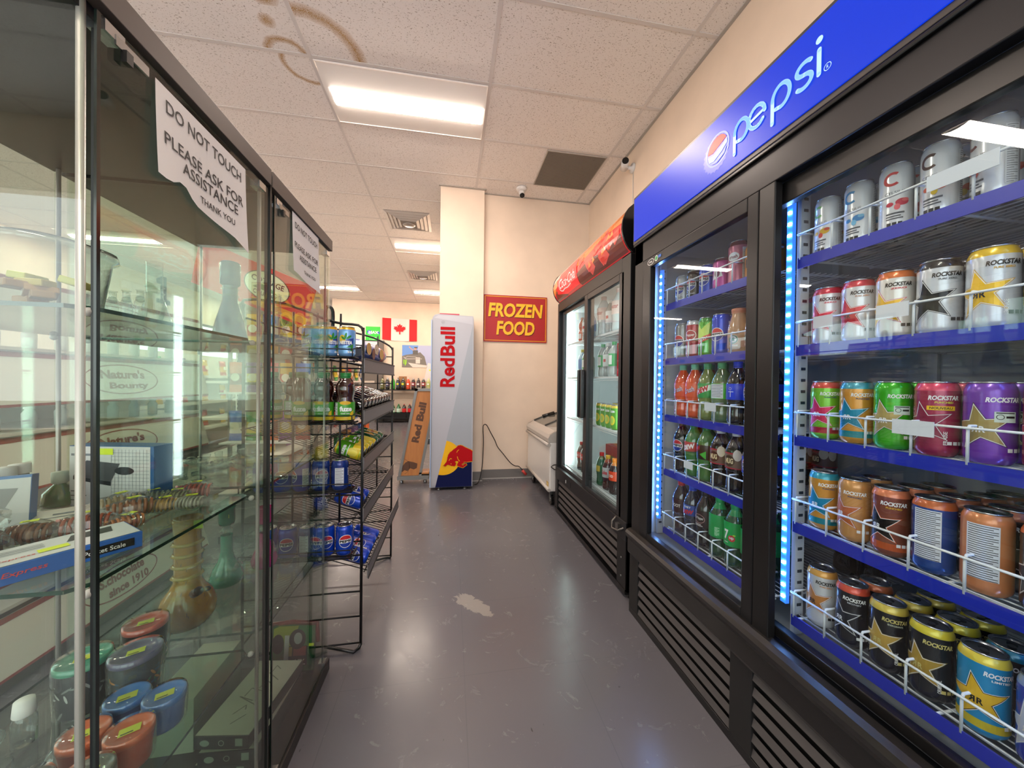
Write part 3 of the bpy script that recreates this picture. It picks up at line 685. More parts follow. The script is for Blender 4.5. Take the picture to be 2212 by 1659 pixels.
# ---- stock for the near (wide-looking) door: designs by lane, first lane is next to the LED strip
XF = 1.033; LY2 = [.826-.0765*k for k in range(6)]
ORD = ['first', 'second', 'third', 'fourth', 'fifth', 'sixth', 'seventh', 'eighth', 'ninth', 'tenth', 'eleventh', 'twelfth']; SHN = ['top', 'second', 'middle', 'fourth', 'bottom']
celg = celsius('#7fbf6a', '#e9b52a', '#d8452c'); celb = celsius('#3a8fc4', '#3f8fd0', '#7fc4e8'); celr = celsius('#6b3230', '#d8352c', '#e86050'); celm = celsius('#4a2a26', '#e0582c', '#e9c52a'); celp = celsius('#d33a3a', '#d2304a', '#f06a70')
rw_red = rock('#e2e4e8', '#d8364a', '#d8364a', '#1b1b1b', '#c8354a', low='ZERO', lowc='#d8364a'); rw_red2 = rock('#dcdfe4', '#cf2c3c', '#a82030', '#1b1b1b', '#d0404e', low='PURE ZERO', lowc='#b9764a')
rw_or = rock('#e6e2dc', '#e9b52a', '#d8364a', '#1b1b1b', '#e0763a', low='ZERO', lowc='#d8364a'); rw_bk = rock('#d9dce2', '#1b1d20', '#1b1d20', '#1b1b1b', '#2a2c30', low='PURE ZERO', lowc='#70747a')
rw_yl = rock('#d6dae2', '#f2c22e', '#d9a51e', '#1b1b1b', '#e8c02e', low='PURE ZERO', lowc='#d9a51e', vert='LEMONADE'); rw_gy = rock('#d9dce2', '#8a8d92', '#5a5d62', '#1b1b1b', '#e4e0da')
r3a = rock('#7dc832', '#d8265a', '#a01a40', ring_='#d84a3a', bottom='#b3243e', low='PUNCHED', lowc='#2a3a6a'); r3b = rock('#dd9a3c', '#1787a8', '#0f5f80', ring_='#3aa2b8', bottom='#1d8a98', low='PUNCHED', lowc='#2a3a6a')
r3c = rock('#3cb41e', '#b9a468', '#2a2a1e', panel=True); r3d = rock('#a82a52', '#8c1f44', '#701535', ring_='#e0486a', low='PUNCHED', lowc='#d8e04a', nouveau='NOUVEAU', vert='FRAISE')
r3e = rock('#7a3cb4', '#a89258', '#3a2a1e', panel=True); r3f = rock('#a32440', '#c94a5a', '#701528', ring_='#d8455a')
r4b = rock('#d89a5a', '#c86a3a', '#a8242a', '#f4f4f4', low='PUNCHED', lowc='#2a3a6a'); r4c = rock('#8a4a34', '#1b1512', '#e0622a', ring_='#e0825a', low='PUNCHED', lowc='#e9b52a', bottom='#c85a28'); r4d = rock('#274a94', '#274a94', '#274a94', back=True, ring_='#c86a3a')
r4e = rock('#d88a5a', '#d88a5a', '#d88a5a', back=True, bottom=None); r4f = rock('#26222c', '#3a3640', '#8a8890', ring_='#e07a50'); r4g = rock('#3a3032', '#5a4a40', '#8a6a50', ring_='#b0603a')
r5a = rock('#d9dadd', '#c9823a', '#a8541e', '#1b1b1b', '#e0a34a', low='PURE ZERO', lowc='#c9823a'); r5b = rock('#1a1c22', '#20242c', '#70747e', ring_='#d8503a', low='RECOVERY', lowc='#c4c8d0'); r5c = rock('#17181c', '#c9a44a', '#8a7430', '#d8c87a', '#d9c052', low='ENERGISANTE', lowc='#c4c8b0', vert='ORIGINAL')
r5d = rock('#18191d', '#b8953a', '#8a7430', '#d8c87a', '#dccb3a', vert='ORIGINAL'); r5e = rock('#1a94cc', '#f2c22e', '#f4f4f4', '#f4f4f4', '#e8d048', bottom='#d8c02a', low='LIMITED', lowc='#f4f4f4'); r5f = rock('#2a3cb4', '#c8d2f0', '#8aa0e0', '#f4f4f4', '#8aa0d0'); r5g = rock('#38302e', '#4a3a30', '#6a5a50', ring_='#1f7a9c')
def lane(pr, desc, k, j, n, y, x0=XF, pitch=.0695, other=None, odesc=None, rz0=0, cat='can', door='near', z=None):
    z = SHZ[k]+.0142 if z is None else z
    for i in range(n):
        P_, d = (pr, desc) if i == 0 or other is None else (other, odesc)
        pos = f"{ORD[j]} lane, {SHN[k]} shelf, blue cooler's {door} door"
        lab = f"{d}, front of {pos}" if i == 0 else f"{d}, behind front one, {pos}"
        g_ = None if i == 0 else f"{d}s behind the front, {pos}"
        P_.put(lab, (x0+i*pitch, y+(random.uniform(-.002, .002) if i else 0), z), (0, 0, rz0+(random.uniform(-.5, .5) if i else 0)), g_, cat)
S2 = [
 [(celg, 'slim white can, green arc', 3, 0), (celb, 'slim white can, blue arc', 3, .15), (celp, 'slim white can, red lettering', 3, .5), (celm, 'slim white can, brown arc', 3, .1), (celr, 'slim white can, dark arc', 3, -.5), (celg, 'slim white can, green arc', 2, .4)],
 [(rw_red, 'white can, coral star', 3, .1), (rw_red2, 'silver can, red star', 3, .1), (rw_or, 'white can, yellow star', 3, .0), (rw_bk, 'silver can, black star', 3, .15), (rw_yl, 'silver can, yellow star', 3, .15), (rw_gy, 'silver can, grey star', 2, 0)],
 [(r3a, 'lime can, pink star', 5, .25), (r3b, 'orange can, teal star', 5, .25), (r3c, 'bright green can, gold star', 6, .25), (r3d, 'magenta can, yellow flash', 6, .1), (r3e, 'purple can, gold star', 6, .25), (r3f, 'crimson can', 5, .1)],
 [(r3b, 'orange can, teal star', 1, .25), (r4b, 'tan can, red star', 2, -.1), (r4c, 'brown can, orange star', 3, 0), (r4d, 'blue can, barcode side outwards', 4, .2), (r4e, 'peach can, ingredients side outwards', 4, .3), (r4f, 'black can, orange rim', 4, 0)],
 [(r5a, 'silver can, copper star', 1, .2), (r5b, 'black can, red shoulder', 2, 0), (r5c, 'black can, olive rim', 3, .2), (r5d, 'black can, yellow rim', 3, .1), (r5e, 'sky blue can, yellow star', 2, .4), (r5f, 'royal blue can', 2, 0)]]
for k, row in enumerate(S2):
    for j, (pr, desc, n, rz) in enumerate(row):
        slim = k == 0
        ot, od = (None, None)
        if k == 3 and j in (3, 4, 5): ot, od = r4g, 'dark can, copper rim'
        if k == 4 and j == 1: ot, od = r4f, 'black can, orange rim'
        if k == 4 and j == 4: ot, od = r5g, 'brown can, teal rim'
        lane(pr, desc, k, j, n, LY2[j], x0=XF-(.004 if slim else 0), pitch=.061 if slim else .0695, other=ot, odesc=od, rz0=rz+(0 if slim else .18))
# ---- stock for the far door
LY1 = [1.452-.0775*k for k in range(6)]
pz = pepsi_can(355, '#b9bdc4', low='ZERO', lowc='#2a2a2a'); pk = pepsi_can(355, '#1b1c20', low='pepsi', lowc='#d8d8d8'); pb = pepsi_can(355); ppink = can(355, '#c44a9c', [(W_, poly([(-.02, .04), (.02, .05), (.01, .085), (-.012, .08)])), (M('#7a2a5a', .4), ell(0, .062, .01, .014))], '#6a2a4a')
ppch = can(473, '#c9738a', [(W_, ell(0, .1, .02, .016)), (M('#8a3a4a', .4), T('crush', 0, .1, .03, .012, .03))]+nutrition(.045, .02, .13, .03), '#7a3040'); pgl = can(355, '#d8902c', [(K_, rect(-.02, .02, .04, .07))])
p16g = pepsi_can(473, '#8f9498'); drp = can(473, '#a82436', [(W_, ell(0, .095, .026, .022)), (M('#a82436', .35), ell(0, .095, .0235, .0195)), (W_, T('Pepper', 0, .095, .038, .014, .02))]+nutrition(.05, .02, .13, .025), '#c9ccd0')
dew = can(473, '#4fae32', [(M('#c8e86a', .3), poly([(-.03, .05), (.0, .075), (.02, .065), (.03, .14), (-.005, .11), (-.02, .135)])), (M('#d8352c', .35), poly([(-.03, .045), (.028, .07), (.032, .092), (-.026, .068)])), (W_, T('DEW', 0, .069, .04, .012, .03, .2, rot=.38))], '#2f8a3a'); p16b = pepsi_can(473, '#1140c0')
frp = bottle('frapp', '#b98f6c', '#c47a5a', '#c9a486', .02, .075, [(M('#e9e4dc', .4), ell(0, .05, .016)), (M('#2f7a5a', .4), ring(0, .05, .015, .015, .003)+star(0, .05, .009)), (W_, T('COFFEE', 0, .028, .03, .005))])
S1 = [(pz, 'silver soda can', 355), (pk, 'black soda can, globe emblem', 355), (pb, 'blue soda can, globe emblem', 355), (ppink, 'pink and purple soda can', 355), (ppch, 'rose pink tall can', 473), (pgl, 'amber soda can', 355)]
for j, (pr, desc, _) in enumerate(S1): lane(pr, desc, 0, j, 2, LY1[j], rz0=.3, door='far')
for j, (pr, desc) in enumerate([(p16g, 'tall grey can, globe emblem'), (drp, 'tall cherry red can'), (dew, 'tall green can, red slash'), (p16b, 'tall blue can, globe emblem')]): lane(pr, desc, 1, j, 2, LY1[j], rz0=.35, door='far')
lane(frp, 'tan glass bottle, green logo', 1, 4, 2, LY1[4]-.006, door='far', cat='bottle', rz0=.35); lane(frp, 'tan glass bottle', 1, 5, 1, LY1[5]-.006, door='far', cat='bottle')
crush = bottle('swirl', '#e0582c', '#7fd0b0', '#e8603a', .09, .148, [(M('#2a3f9c', .4), T('Crush', -.004, .118, .05, .022, .04, .2, rot=.3)), (W_, T('Crush', -.005, .119, .05, .022, .0, .2, rot=.3))])
dewb = bottle('swirl', '#7c8a4a', '#5fae7a', '#3f9a4a', .09, .148, [(W_, poly([(-.04, .095), (.04, .125), (.04, .147), (-.04, .118)])), (M('#c8242c', .35), T('DEW', 0, .122, .06, .022, .06, .3, rot=.38)), (M('#1f7a3a', .4), poly([(.02, .09), (.05, .09), (.05, .115)]))])
dewn = bottle('swirl', '#5f7a52', '#5fae7a', '#4fb83a', .09, .148, nutrition(0, .092, .146, .05))
pepb = bottle('swirl', '#1a1512', '#2440c8', '#1d3fd0', .09, .148, globe(-.0, .119, .027)); pepn = bottle('swirl', '#1a1512', '#2440c8', '#1d3fd0', .09, .148, [(W_, ring(-.006, .13, .005, .005, .001)+rect(-.014, .006, .118, .120)+rect(-.006, -.004, .10, .122))])
pepk = bottle('swirl', '#1a1512', '#22262e', '#20242c', .09, .148, globe(0, .119, .026)); dewg = bottle('swirl', '#3f7a3a', '#2c8a4a', '#b8322c', .104, .148, [(W_, T('DEW', 0, .126, .06, .02, .05, .3, rot=.3)), (M('#20482a', .5), poly([(-.04, .104), (.06, .104), (.06, .112)]))])
dewk = bottle('swirl', '#4a7a3a', '#2c8a4a', '#16221a', .09, .148, [(M('#c8242c', .35), T('DEW', -.02, .13, .04, .018, .05, .3, rot=.4)), (M('#2fae3a', .4), poly([(-.005, .11), (.02, .125), (.02, .092)]))])
mug = bottle('swirl', '#1c1210', '#dfe6ee', '#7a5a4c', .09, .148, [(M('#b0283a', .4), rect(-.12, .12, .143, .148)+rect(-.12, .12, .09, .094)), (M('#e0d0bc', .5), ell(.022, .14, .014, .02)+ell(.05, .138, .014, .022)+ell(-.06, .14, .02, .016)), (M('#4a2418', .5), ell(-.006, .118, .02, .02)), (M('#e0c89a', .4), T('MUG', -.006, .118, .03, .02, .05))])
colr = bottle('swirl', '#3a2a2c', '#c8383c', '#3a1a20', .09, .148, [(W_, T('ROOT', 0, .12, .04, .014))]); dewv = bottle('swirl', '#262a3c', '#2a50d8', '#2a4a9c', .104, .148, [(W_, T('DIET', .0, .138, .03, .008)), (M('#c8242c', .35), T('DEW', 0, .118, .055, .018, .06, .3, rot=.1))])
drz = bottle('swirl', '#1b1412', '#16161a', '#2a1614', .085, .148, [(M('#c9a0a0', .4), ring(-.004, .118, .024, .018, .0016)), (W_, T('Dr Pepper', -.004, .119, .038, .014, .01)+rect(-.02, .006, .094, .096)+rect(-.02, .012, .089, .091))])
svn = bottle('swirl', '#1f4a2c', '#12a05a', '#16a04a', .078, .165, [(W_, T('7', -.012, .118, .018, .036, .04)+rect(-.02, -.004, .09, .092)), (M('#c8302c', .35), ell(.008, .108, .0115)), (W_, T('up', .008, .108, .015, .01, .03)), (M('#b8d83a', .4), ell(.016, .121, .005, .0025))], top='#1a9a50'); svb = bottle('swirl', '#1f4a2c', '#12a05a', '#1a9a4c', .078, .165, nutrition(.012, .085, .12, .02, '#e0ffe8', '#2aa85a'), top='#1a9a50')
BT = [(2, [(crush, 'orange soda bottle, mint cap'), (crush, 'orange soda bottle, mint cap'), (dewb, 'citrus bottle, red slash'), (dewn, 'citrus bottle, text side outwards'), (pepn, 'cola bottle, plain blue label'), (pepb, 'cola bottle, globe emblem')]),
      (3, [(pepk, 'cola bottle, dark label'), (dewg, 'green soda bottle, red lettering'), (dewk, 'green soda bottle, black label'), (mug, 'root beer bottle, white cap'), (mug, 'root beer bottle, white cap'), (pepb, 'cola bottle, globe emblem')]),
      (4, [(colr, 'dark soda bottle, red cap'), (dewv, 'dark soda bottle, blue cap'), (drz, 'black soda bottle, oval logo'), (svb, 'green lemon soda bottle'), (svn, 'green bottle, white 7'), (svb, 'green lemon soda bottle')])]
for k, row in BT:
    for j, (pr, desc) in enumerate(row): lane(pr, desc, k, j, 3 if k == 4 else 2, LY1[j]-.004, x0=1.036, pitch=.076, rz0=.3, door='far', cat='bottle')
for j in range(5): mug.put(f'dark bottle deep on the {"fourth" if j<3 else "bottom"} shelf, ' + ORD[j] + ' from the slotted upright', (1.40, 1.28-.08*j, (SHZ[3] if j < 3 else SHZ[4])+.0142), cat='bottle')
# ================================================================== RED-HEADED TWO-DOOR COOLER
e = thing('drinks_cooler', 'black two-door cooler with a curved red picture header', 'cooler', (0, 0, 0)); RC = e
CX, A, B = .925, 1.745, 3.035
m1 = MB()
m1.box(CX+.04, 1.60, B-.04, B, .03, 1.86, BLACK); m1.box(CX+.04, 1.60, A, A+.06, .03, 1.86, BLACK); m1.box(1.57, 1.6, A+.06, B-.04, .03, 1.86, BLACK)
m1.box(CX+.04, 1.57, A+.06, B-.04, 1.78, 1.86, BLACK); m1.box(CX+.04, 1.57, A+.06, B-.04, .30, .37, BLACK)
m1.box(CX+.004, CX+.04, B-.03, B, .03, 1.84, BLACK); m1.box(CX+.004, CX+.04, A, A+.095, .03, 1.84, BLACK)
m1.box(CX+.004, CX+.04, A+.095, B-.03, 1.765, 1.845, BLACK); m1.box(CX-.002, CX+.04, A, B, .305, .405, M('#17171a', .4))
m1.box(CX+.02, 1.60, A, B, .0, .05, BLACK); m1.build('outer_case', e, bevel=.003)
m1 = MB(); L2 = M('#e6ecee', .4)
m1.box(.99, 1.56, B-.055, B-.041, .37, 1.78, L2); m1.box(.99, 1.56, A+.061, A+.075, .37, 1.78, L2); m1.box(1.55, 1.569, A+.075, B-.055, .37, 1.78, L2)
m1.box(.99, 1.55, A+.075, B-.055, 1.765, 1.779, L2); m1.box(.99, 1.55, A+.075, B-.055, .371, .385, M('#9aa09e', .4))
for y in (2.40, 2.80):
    m1.box(1.53, 1.55, y-.014, y+.014, .39, 1.76, M('#eef2f2', .4))
    for k in range(60): m1.box(1.528, 1.5299, y-.004, y+.004, .4+k*.0225, .41+k*.0225, M('#39404a', .6))
m1.build('liner', e)
# curved header
prf = []; 
for i in range(13):
    t = i/12; z = 1.85+.245*t; prf.append((CX+.02-.062*math.sin(PI*min(1, t*1.0))**.7 - .0, z))
RM = M('#b3242a', .2, em=.35, ecol='#d8242a', coat=.8, name='backlit_red')
m1 = MB(); m1.prism(prf+[(1.3, 2.095), (1.3, 1.85)], 'y', A+.012, B-.012, BLACK, False)
m1.prism([(x-.004, z+(.004 if i > 6 else -.004)) for i, (x, z) in enumerate(prf)]+[(1.32, 2.1), (1.32, 1.845)], 'y', A, A+.012, BLACKG); m1.prism([(x-.004, z+(.004 if i > 6 else -.004)) for i, (x, z) in enumerate(prf)]+[(1.32, 2.1), (1.32, 1.845)], 'y', B-.012, B, BLACKG)
m1.build('header_box', e)
def HX(v):
    t = max(0, min(1, (v-1.85)/.245)); return CX+.02-.062*math.sin(PI*t)**.7 if 0 < t < 1 else CX+.02
def marks_header(mb, layers, eps=.0015):
    for k, (m_, faces) in enumerate(layers):
        for p in faces:
            # slice by height so that it follows the curve
            q = [(b, a) for a, b in p]; lo_ = min(x[0] for x in q); hi_ = max(x[0] for x in q); st = .0204; i = math.floor((lo_-1.85)/st)
            while 1.85+i*st < hi_:
                c = clipu(q, 1.85+i*st, 1.85+(i+1)*st)
                if c: mb.add([(HX(v)-eps-.0006*k, -u, v) for v, u in c], [tuple(range(len(c)))], m_, False)
                i += 1
m1 = MB(); ya, yb = A+.013, B-.013
OR = M('#e07a3a', .2, em=.3, ecol='#f08a40', coat=.8); PK = M('#e8c4b4', .25, em=.35, ecol='#f0d0c0', coat=.8); BR = M('#6a2a20', .25, em=.15, ecol='#7a2a20', coat=.8); RD = M('#e01e26', .2, em=.5, ecol='#f0202a', coat=.8); RB_ = M('#c8453a', .2, em=.3, ecol='#d84a3a', coat=.8)
rnd = random.Random(3); lay = [(RM, rect(-yb, -ya, 1.852, 2.092)), (PK, poly([(-yb, 2.092), (-yb, 2.0), (-2.7, 2.06), (-2.2, 2.07), (-1.76, 2.075), (-1.76, 2.092)])),
   (OR, poly([(-2.62, 2.05), (-2.2, 2.06), (-1.9, 2.07), (-1.76, 2.07), (-1.76, 2.0), (-2.0, 2.02), (-2.3, 1.98), (-2.6, 1.99)])+poly([(-yb, 1.98), (-2.94, 2.03), (-2.9, 1.97), (-yb, 1.9)])),
   (BR, poly([(-2.45, 1.856), (-2.5, 1.93), (-2.2, 1.96), (-2.0, 1.93), (-1.77, 1.95), (-1.77, 1.856)])+poly([(-yb, 1.856), (-2.96, 1.93), (-2.78, 1.90), (-2.75, 1.856)])),
   (RB_, sum([poly([(u, v), (u+.06+.05*rnd.random(), v+.03), (u+.07, v+.07), (u-.02, v+.06)]) for u, v in [(rnd.uniform(-2.4, -1.85), rnd.uniform(1.86, 1.98)) for _ in range(16)]], [])),
   (OR, sum([poly([(u, v), (u+.05, v+.01), (u+.03, v+.04)]) for u, v in [(rnd.uniform(-2.4, -1.85), rnd.uniform(1.9, 2.02)) for _ in range(12)]], [])),
   (RD, poly([(-2.93, 1.90), (-2.86, 2.05), (-2.42, 2.04), (-2.46, 1.87), (-2.75, 1.865)])),
   (W_, T('Coca', -2.76, 1.955, .17, .07, .005, .45)+T('Cola', -2.56, 1.955, .16, .07, .005, .45)+rect(-2.67, -2.64, 1.945, 1.952)+stroke(arc(-2.80, 1.945, .06, .045, 60, 270), .007)+stroke([(-2.8, 1.898), (-2.74, 1.905), (-2.68, 1.90), (-2.6, 1.908)], .007))]
marks_header(m1, lay); m1.build('header_sign', e)
grille(A+.10, B-.06, .05, .30, 5, CX+.01, 'vent_grille', e)
m1 = MB(); m1.box(CX+.0, CX+.03, A, A+.10, .04, .305, BLACK); m1.box(CX+.0, CX+.03, B-.06, B, .04, .305, BLACK); m1.box(CX-.004, CX+.03, A, B, .022, .048, BLACKG)
for z in (.1, .2): m1.cyl((CX-.002, A+.05, z), (CX+.002, A+.05, z), .005, STEEL, 8)
m1.build('kick_panel', e)
D1 = door(e, CX+.035, 2.36, B-.035, 2.41, B-.075, .405, 1.765, .43, 1.73, c=M('#464648', .3, .5)); D2 = door(e, CX+.004, A+.07, 2.40, A+.125, 2.34, .405, 1.765, .43, 1.725, c=M('#353537', .28, .5))
MB().box(CX-.03, CX-.002, 2.36, 2.385, .90, 1.24, BLACKG).box(CX-.03, CX-.002, 2.415, 2.437, .90, 1.24, BLACKG).build('handle', D2, bevel=.005)
m1 = MB(); m1.box(CX-.004, CX, 2.62, 2.76, .33, .37, M('#0b0b0c', .3)); m1.box(CX-.0055, CX-.004, 2.73, 2.735, .335, .36, W_); m1.build('thermostat_plate', e)
m1 = MB(); m1.tube([(CX+.0, 1.86, .40), (CX-.02, 1.87, .37), (CX-.03, 1.85, .34), (CX-.02, 1.80, .345), (CX+.0, 1.77, .37)], .005, M('#6a6560', .4, .6), 8); m1.box(CX-.02, CX-.002, 1.80, 1.83, .345, .38, STEEL); m1.build('padlock_cable', e)
m1 = MB(); m1.tube([(CX+.0, B-.03, .42), (CX-.02, B-.0, .41), (CX-.035, B+.02, .39), (CX-.01, B+.0, .37), (CX+.0, B-.04, .38)], .005, M('#2a2826', .4, .4), 8); m1.build('door_cable', e)
TUBE = M('#ffffff', .4, em=9, ecol='#eafff8', name='fluorescent_glow')
m1 = MB(); m1.box(1.0, 1.03, B-.098, B-.07, .44, 1.74, TUBE); m1.build('tube_light', e)
m1 = MB(); m1.box(1.0, 1.03, A+.08, A+.10, .44, 1.74, TUBE); m1.build('tube_light', e)
CSZ = [1.47, 1.185, .845, .43]
def cshelf(ya, yb, z):
    s = MB(); 
    for k in range(22): s.cyl((1.0+k*.024, ya, z), (1.0+k*.024, yb, z), .0018, WIREW, 5)
    for k in range(int((yb-ya)/.02)+1): s.cyl((1.0, ya+k*.02, z+.003), (1.5, ya+k*.02, z+.003), .0012, WIREW, 4)
    s.cyl((.998, ya, z-.018), (.998, yb, z-.018), .0025, WIREW, 5); s.box(.994, 1.0, ya, yb, z-.006, z+.006, WIREW); s.build('wire_shelf', e)
for z in CSZ: cshelf(1.83, 2.40, z); cshelf(2.44, 2.95, z)
cokeb = bottle('swirl', '#1c100e', '#c81e26', '#d01c24', .1, .15, [(W_, T('Coca-Cola', 0, .125, .075, .022, .01, .3))]); diet = bottle('swirl', '#4a2018', '#d8b23a', '#c8ccd0', .085, .15, [(M('#d8352c', .4), T('Coke', 0, .118, .05, .028, .03))], top='#8a3a24')
orb = bottle('swirl', '#2a1612', '#e8842a', '#e04a20', .09, .15, [(W_, T('ICED', 0, .12, .04, .016))], top='#c8702a'); gale = bottle('swirl', '#2f6a44', '#c82a2a', '#1f6a3a', .09, .15, [(M('#d8c04a', .4), rect(-.02, .02, .1, .14))])
juice = bottle('tea', '#4a1420', '#2a2226', '#7a1a2a', .02, .08, [(W_, rect(-.02, .02, .03, .07))]); fuzeL = can(473, '#5fb41e', [(W_, T('fuze', -.002, .12, .045, .02, .04)), (M('#f2d82a', .35), ell(0, .06, .022, .03)), (M('#b8dc4a', .3), ell(0, .06, .012, .018))]+nutrition(.055, .02, .14, .02), '#e0c83a')
watr = bottle('swirl', '#c9d6da', '#f0d0d0', '#e8d0cc', .09, .16, [(M('#b04a4a', .5), T('water', 0, .13, .05, .02))]); watr.root.scale = (1.25, 1.25, 1.2); grl = bottle('swirl', '#b0bab8', '#3fb86a', '#2fae5a', .07, .15, [(W_, rect(-.015, .015, .08, .14))]); whl = bottle('swirl', '#8a9090', '#e6e6e6', '#e4e8ea', .07, .15, [(M('#c84a4a', .5), rect(-.01, .012, .1, .12))])
peach = bottle('tea', '#c9806a', '#e0b0a0', '#d87a60', .02, .08, [(W_, rect(-.02, .02, .03, .07))]); grcan = can(473, '#a9b4ac', [(M('#d8903a', .4), ell(0, .08, .02, .03)), (M('#5f9a5a', .4), rect(-.02, .02, .03, .05))]); bluebt = bottle('swirl', '#9cc4e0', '#e8e06a', '#4a90d8', .07, .15)
def put(P_, d, k, x, y, where, cat='bottle', rz=.3): P_.put(f"{d}, {where}", (x, y, CSZ[k]+.0045), (0, 0, rz), cat=cat)
rowsN = [(0, [(watr, 'large pale bottle with printed label'), (whl, 'clear bottle, white label'), (watr, 'large pale bottle with printed label')], 2.33, .115),
         (1, [(grl, 'clear bottle, green label'), (whl, 'clear bottle, white label'), (grl, 'clear bottle, green label')], 2.33, .085),
         (2, [(fuzeL, 'lime green can with lemon'), (fuzeL, 'lime green can with lemon'), (fuzeL, 'lime green can with lemon'), (fuzeL, 'lime green can with lemon')], 2.36, .078),
         (3, [(gale, 'green bottle, red cap'), (diet, 'amber cola bottle, silver label'), (orb, 'dark bottle, orange cap')], 2.33, .10)]
for k, rw, y0, dy in rowsN:
    for j, (P_, d) in enumerate(rw):
        for q in range(2): put(P_, d, k, 1.045+q*.12, y0-j*dy, f"{ORD[j]} in {'front' if q == 0 else 'rear'} row, {['top','second','third','bottom'][k]} shelf, red cooler's near door", 'can' if P_ is fuzeL else 'bottle')
for j in range(4): put(juice, 'dark purple juice bottle', 2, 1.30, 2.30-j*.085, f"{ORD[j]} behind the lime green cans in the red cooler")
rowsF = [(0, [(peach, 'peach juice bottle'), (whl, 'clear bottle, white label'), (bluebt, 'pale blue bottle')]), (1, [(bluebt, 'pale blue bottle'), (grl, 'clear bottle, green label'), (grcan, 'grey-green tall can')]), (2, [(grcan, 'grey-green tall can'), (bluebt, 'pale blue bottle')]), (3, [(cokeb, 'cola bottle, red label'), (cokeb, 'cola bottle, red label')])]
for k, rw in rowsF:
    for j, (P_, d) in enumerate(rw): put(P_, d, k, 1.06, 2.76-j*.085, f"{ORD[j]} on {['top','second','third','bottom'][k]} shelf, red cooler's far door", 'can' if P_ is grcan else 'bottle')
e = thing('drink_carton', 'red cardboard multipack of cans on the second shelf of the red cooler', 'box', (1.13, 1.99, CSZ[1]+.005))
m1 = MB(); m1.box(-.1, .1, -.10, .10, 0, .21, M('#b01e38', .5)); marks_flat(m1, (-.1, 0, 0), (0, -1, 0), (0, 0, 1), [(W_, ell(0, .1, .035)), (M('#e8384a', .4), rect(-.09, .09, .02, .05)+ring(0, .1, .07, .07, .012)), (M('#4fc46a', .4), rect(-.08, -.02, .175, .2))]); m1.build('carton', e)
e = thing('drink_carton', 'green and red carton standing on the bottom shelf of the red cooler', 'box', (1.22, 2.33, CSZ[3]+.005))
m1 = MB(); m1.box(-.1, .1, -.10, .10, 0, .2, M('#1f6a3a', .5)); m1.box(-.1005, .1005, -.1005, .1005, .2, .27, M('#8a2a20', .5)); m1.build('carton', e)

# ================================================================== CHEST FREEZER
e = thing('chest_freezer', 'white chest freezer with sliding glass lid between red cooler and back wall', 'freezer', (0, 0, 0))
FWH = M('#dcd7d2', .3, coat=.3); RIM = M('#b9b1a9', .4); x0, x1, ya, yb = .888, 1.56, 3.10, 4.03
m1 = MB(); m1.box(x0, x1, ya, yb, .15, .60, FWH); m1.build('tub', e, bevel=.012)
m1 = MB(); pr = [(x0-.012, .60), (x0-.016, .635), (x0+.0, .665), (x0+.06, .70), (x0+.07, .68), (x0+.06, .60)]
m1.prism(pr, 'y', ya, yb, RIM); m1.prism([(x1-.06, .60), (x1, .60), (x1, .80), (x1-.05, .82)], 'y', ya, yb, RIM)
pe = [(x0+.0, .60), (x0+.0, .665), (x0+.06, .70), (x0+.2, .76), (x0+.4, .80), (x1, .82), (x1, .60)]
m1.prism(pe, 'y', yb-.03, yb-.002, RIM); m1.prism(pe, 'y', ya+.002, ya+.03, RIM); m1.build('rim', e)
m1 = MB(); m1.tube([(x0-.006, ya-.0, .575), (x0-.006, yb+.006, .575)], .018, RIM, 12); m1.tube([(x0-.002, ya-.0, .165), (x0-.002, yb+.006, .165)], .016, RIM, 12); m1.build('bumper_strip', e)
m1 = MB(); cur = [(x0+.06, .70), (x0+.2, .757), (x0+.4, .797), (x1-.05, .815)]
for (a, b_), (c_, d_) in zip(cur, cur[1:]): m1.add([(a, ya+.03, b_), (a, yb-.03, b_), (c_, yb-.03, d_), (c_, ya+.03, d_)], [(0, 1, 2, 3)], PANE)
m1.build('glass_lid', e)
m1 = MB(); g_ = M('#4b4743', .4)
for y in (yb-.05, 3.5): m1.tube([(a, y, b_+.006) for a, b_ in cur], .009, g_, 8)
m1.tube([(x0+.16, yb-.05, .748), (x0+.3, yb-.05, .79)], .02, BLACKG, 10); m1.build('lid_frame', e)
m1 = MB(); m1.box(x0+.03, x1-.03, ya+.03, yb-.03, .6, .62, M('#e9e5e1', .5)); m1.build('inner_tray', e)
for nm, y in (('near', 3.20), ('far', 3.92)):
    for x in (x0+.05, x1-.06):
        m1 = MB(); m1.tube([(x-.012, y, .05), (x+.012, y, .05)], .048, BLACKG, 20, smooth=False); m1.tube([(x-.016, y, .05), (x+.016, y, .05)], .02, STEEL, 12); m1.box(x-.02, x+.02, y-.012, y+.012, .06, .15, STEEL); m1.build('caster_wheel', e)
m1 = MB(); m1.box(x0-.002, x0+.001, 3.13, 3.19, .19, .23, M('#c9a24a', .5)); m1.box(x0-.003, x0+.0, 3.145, 3.175, .2, .22, M('#efe0a0', .5)); m1.build('rating_plate', e)

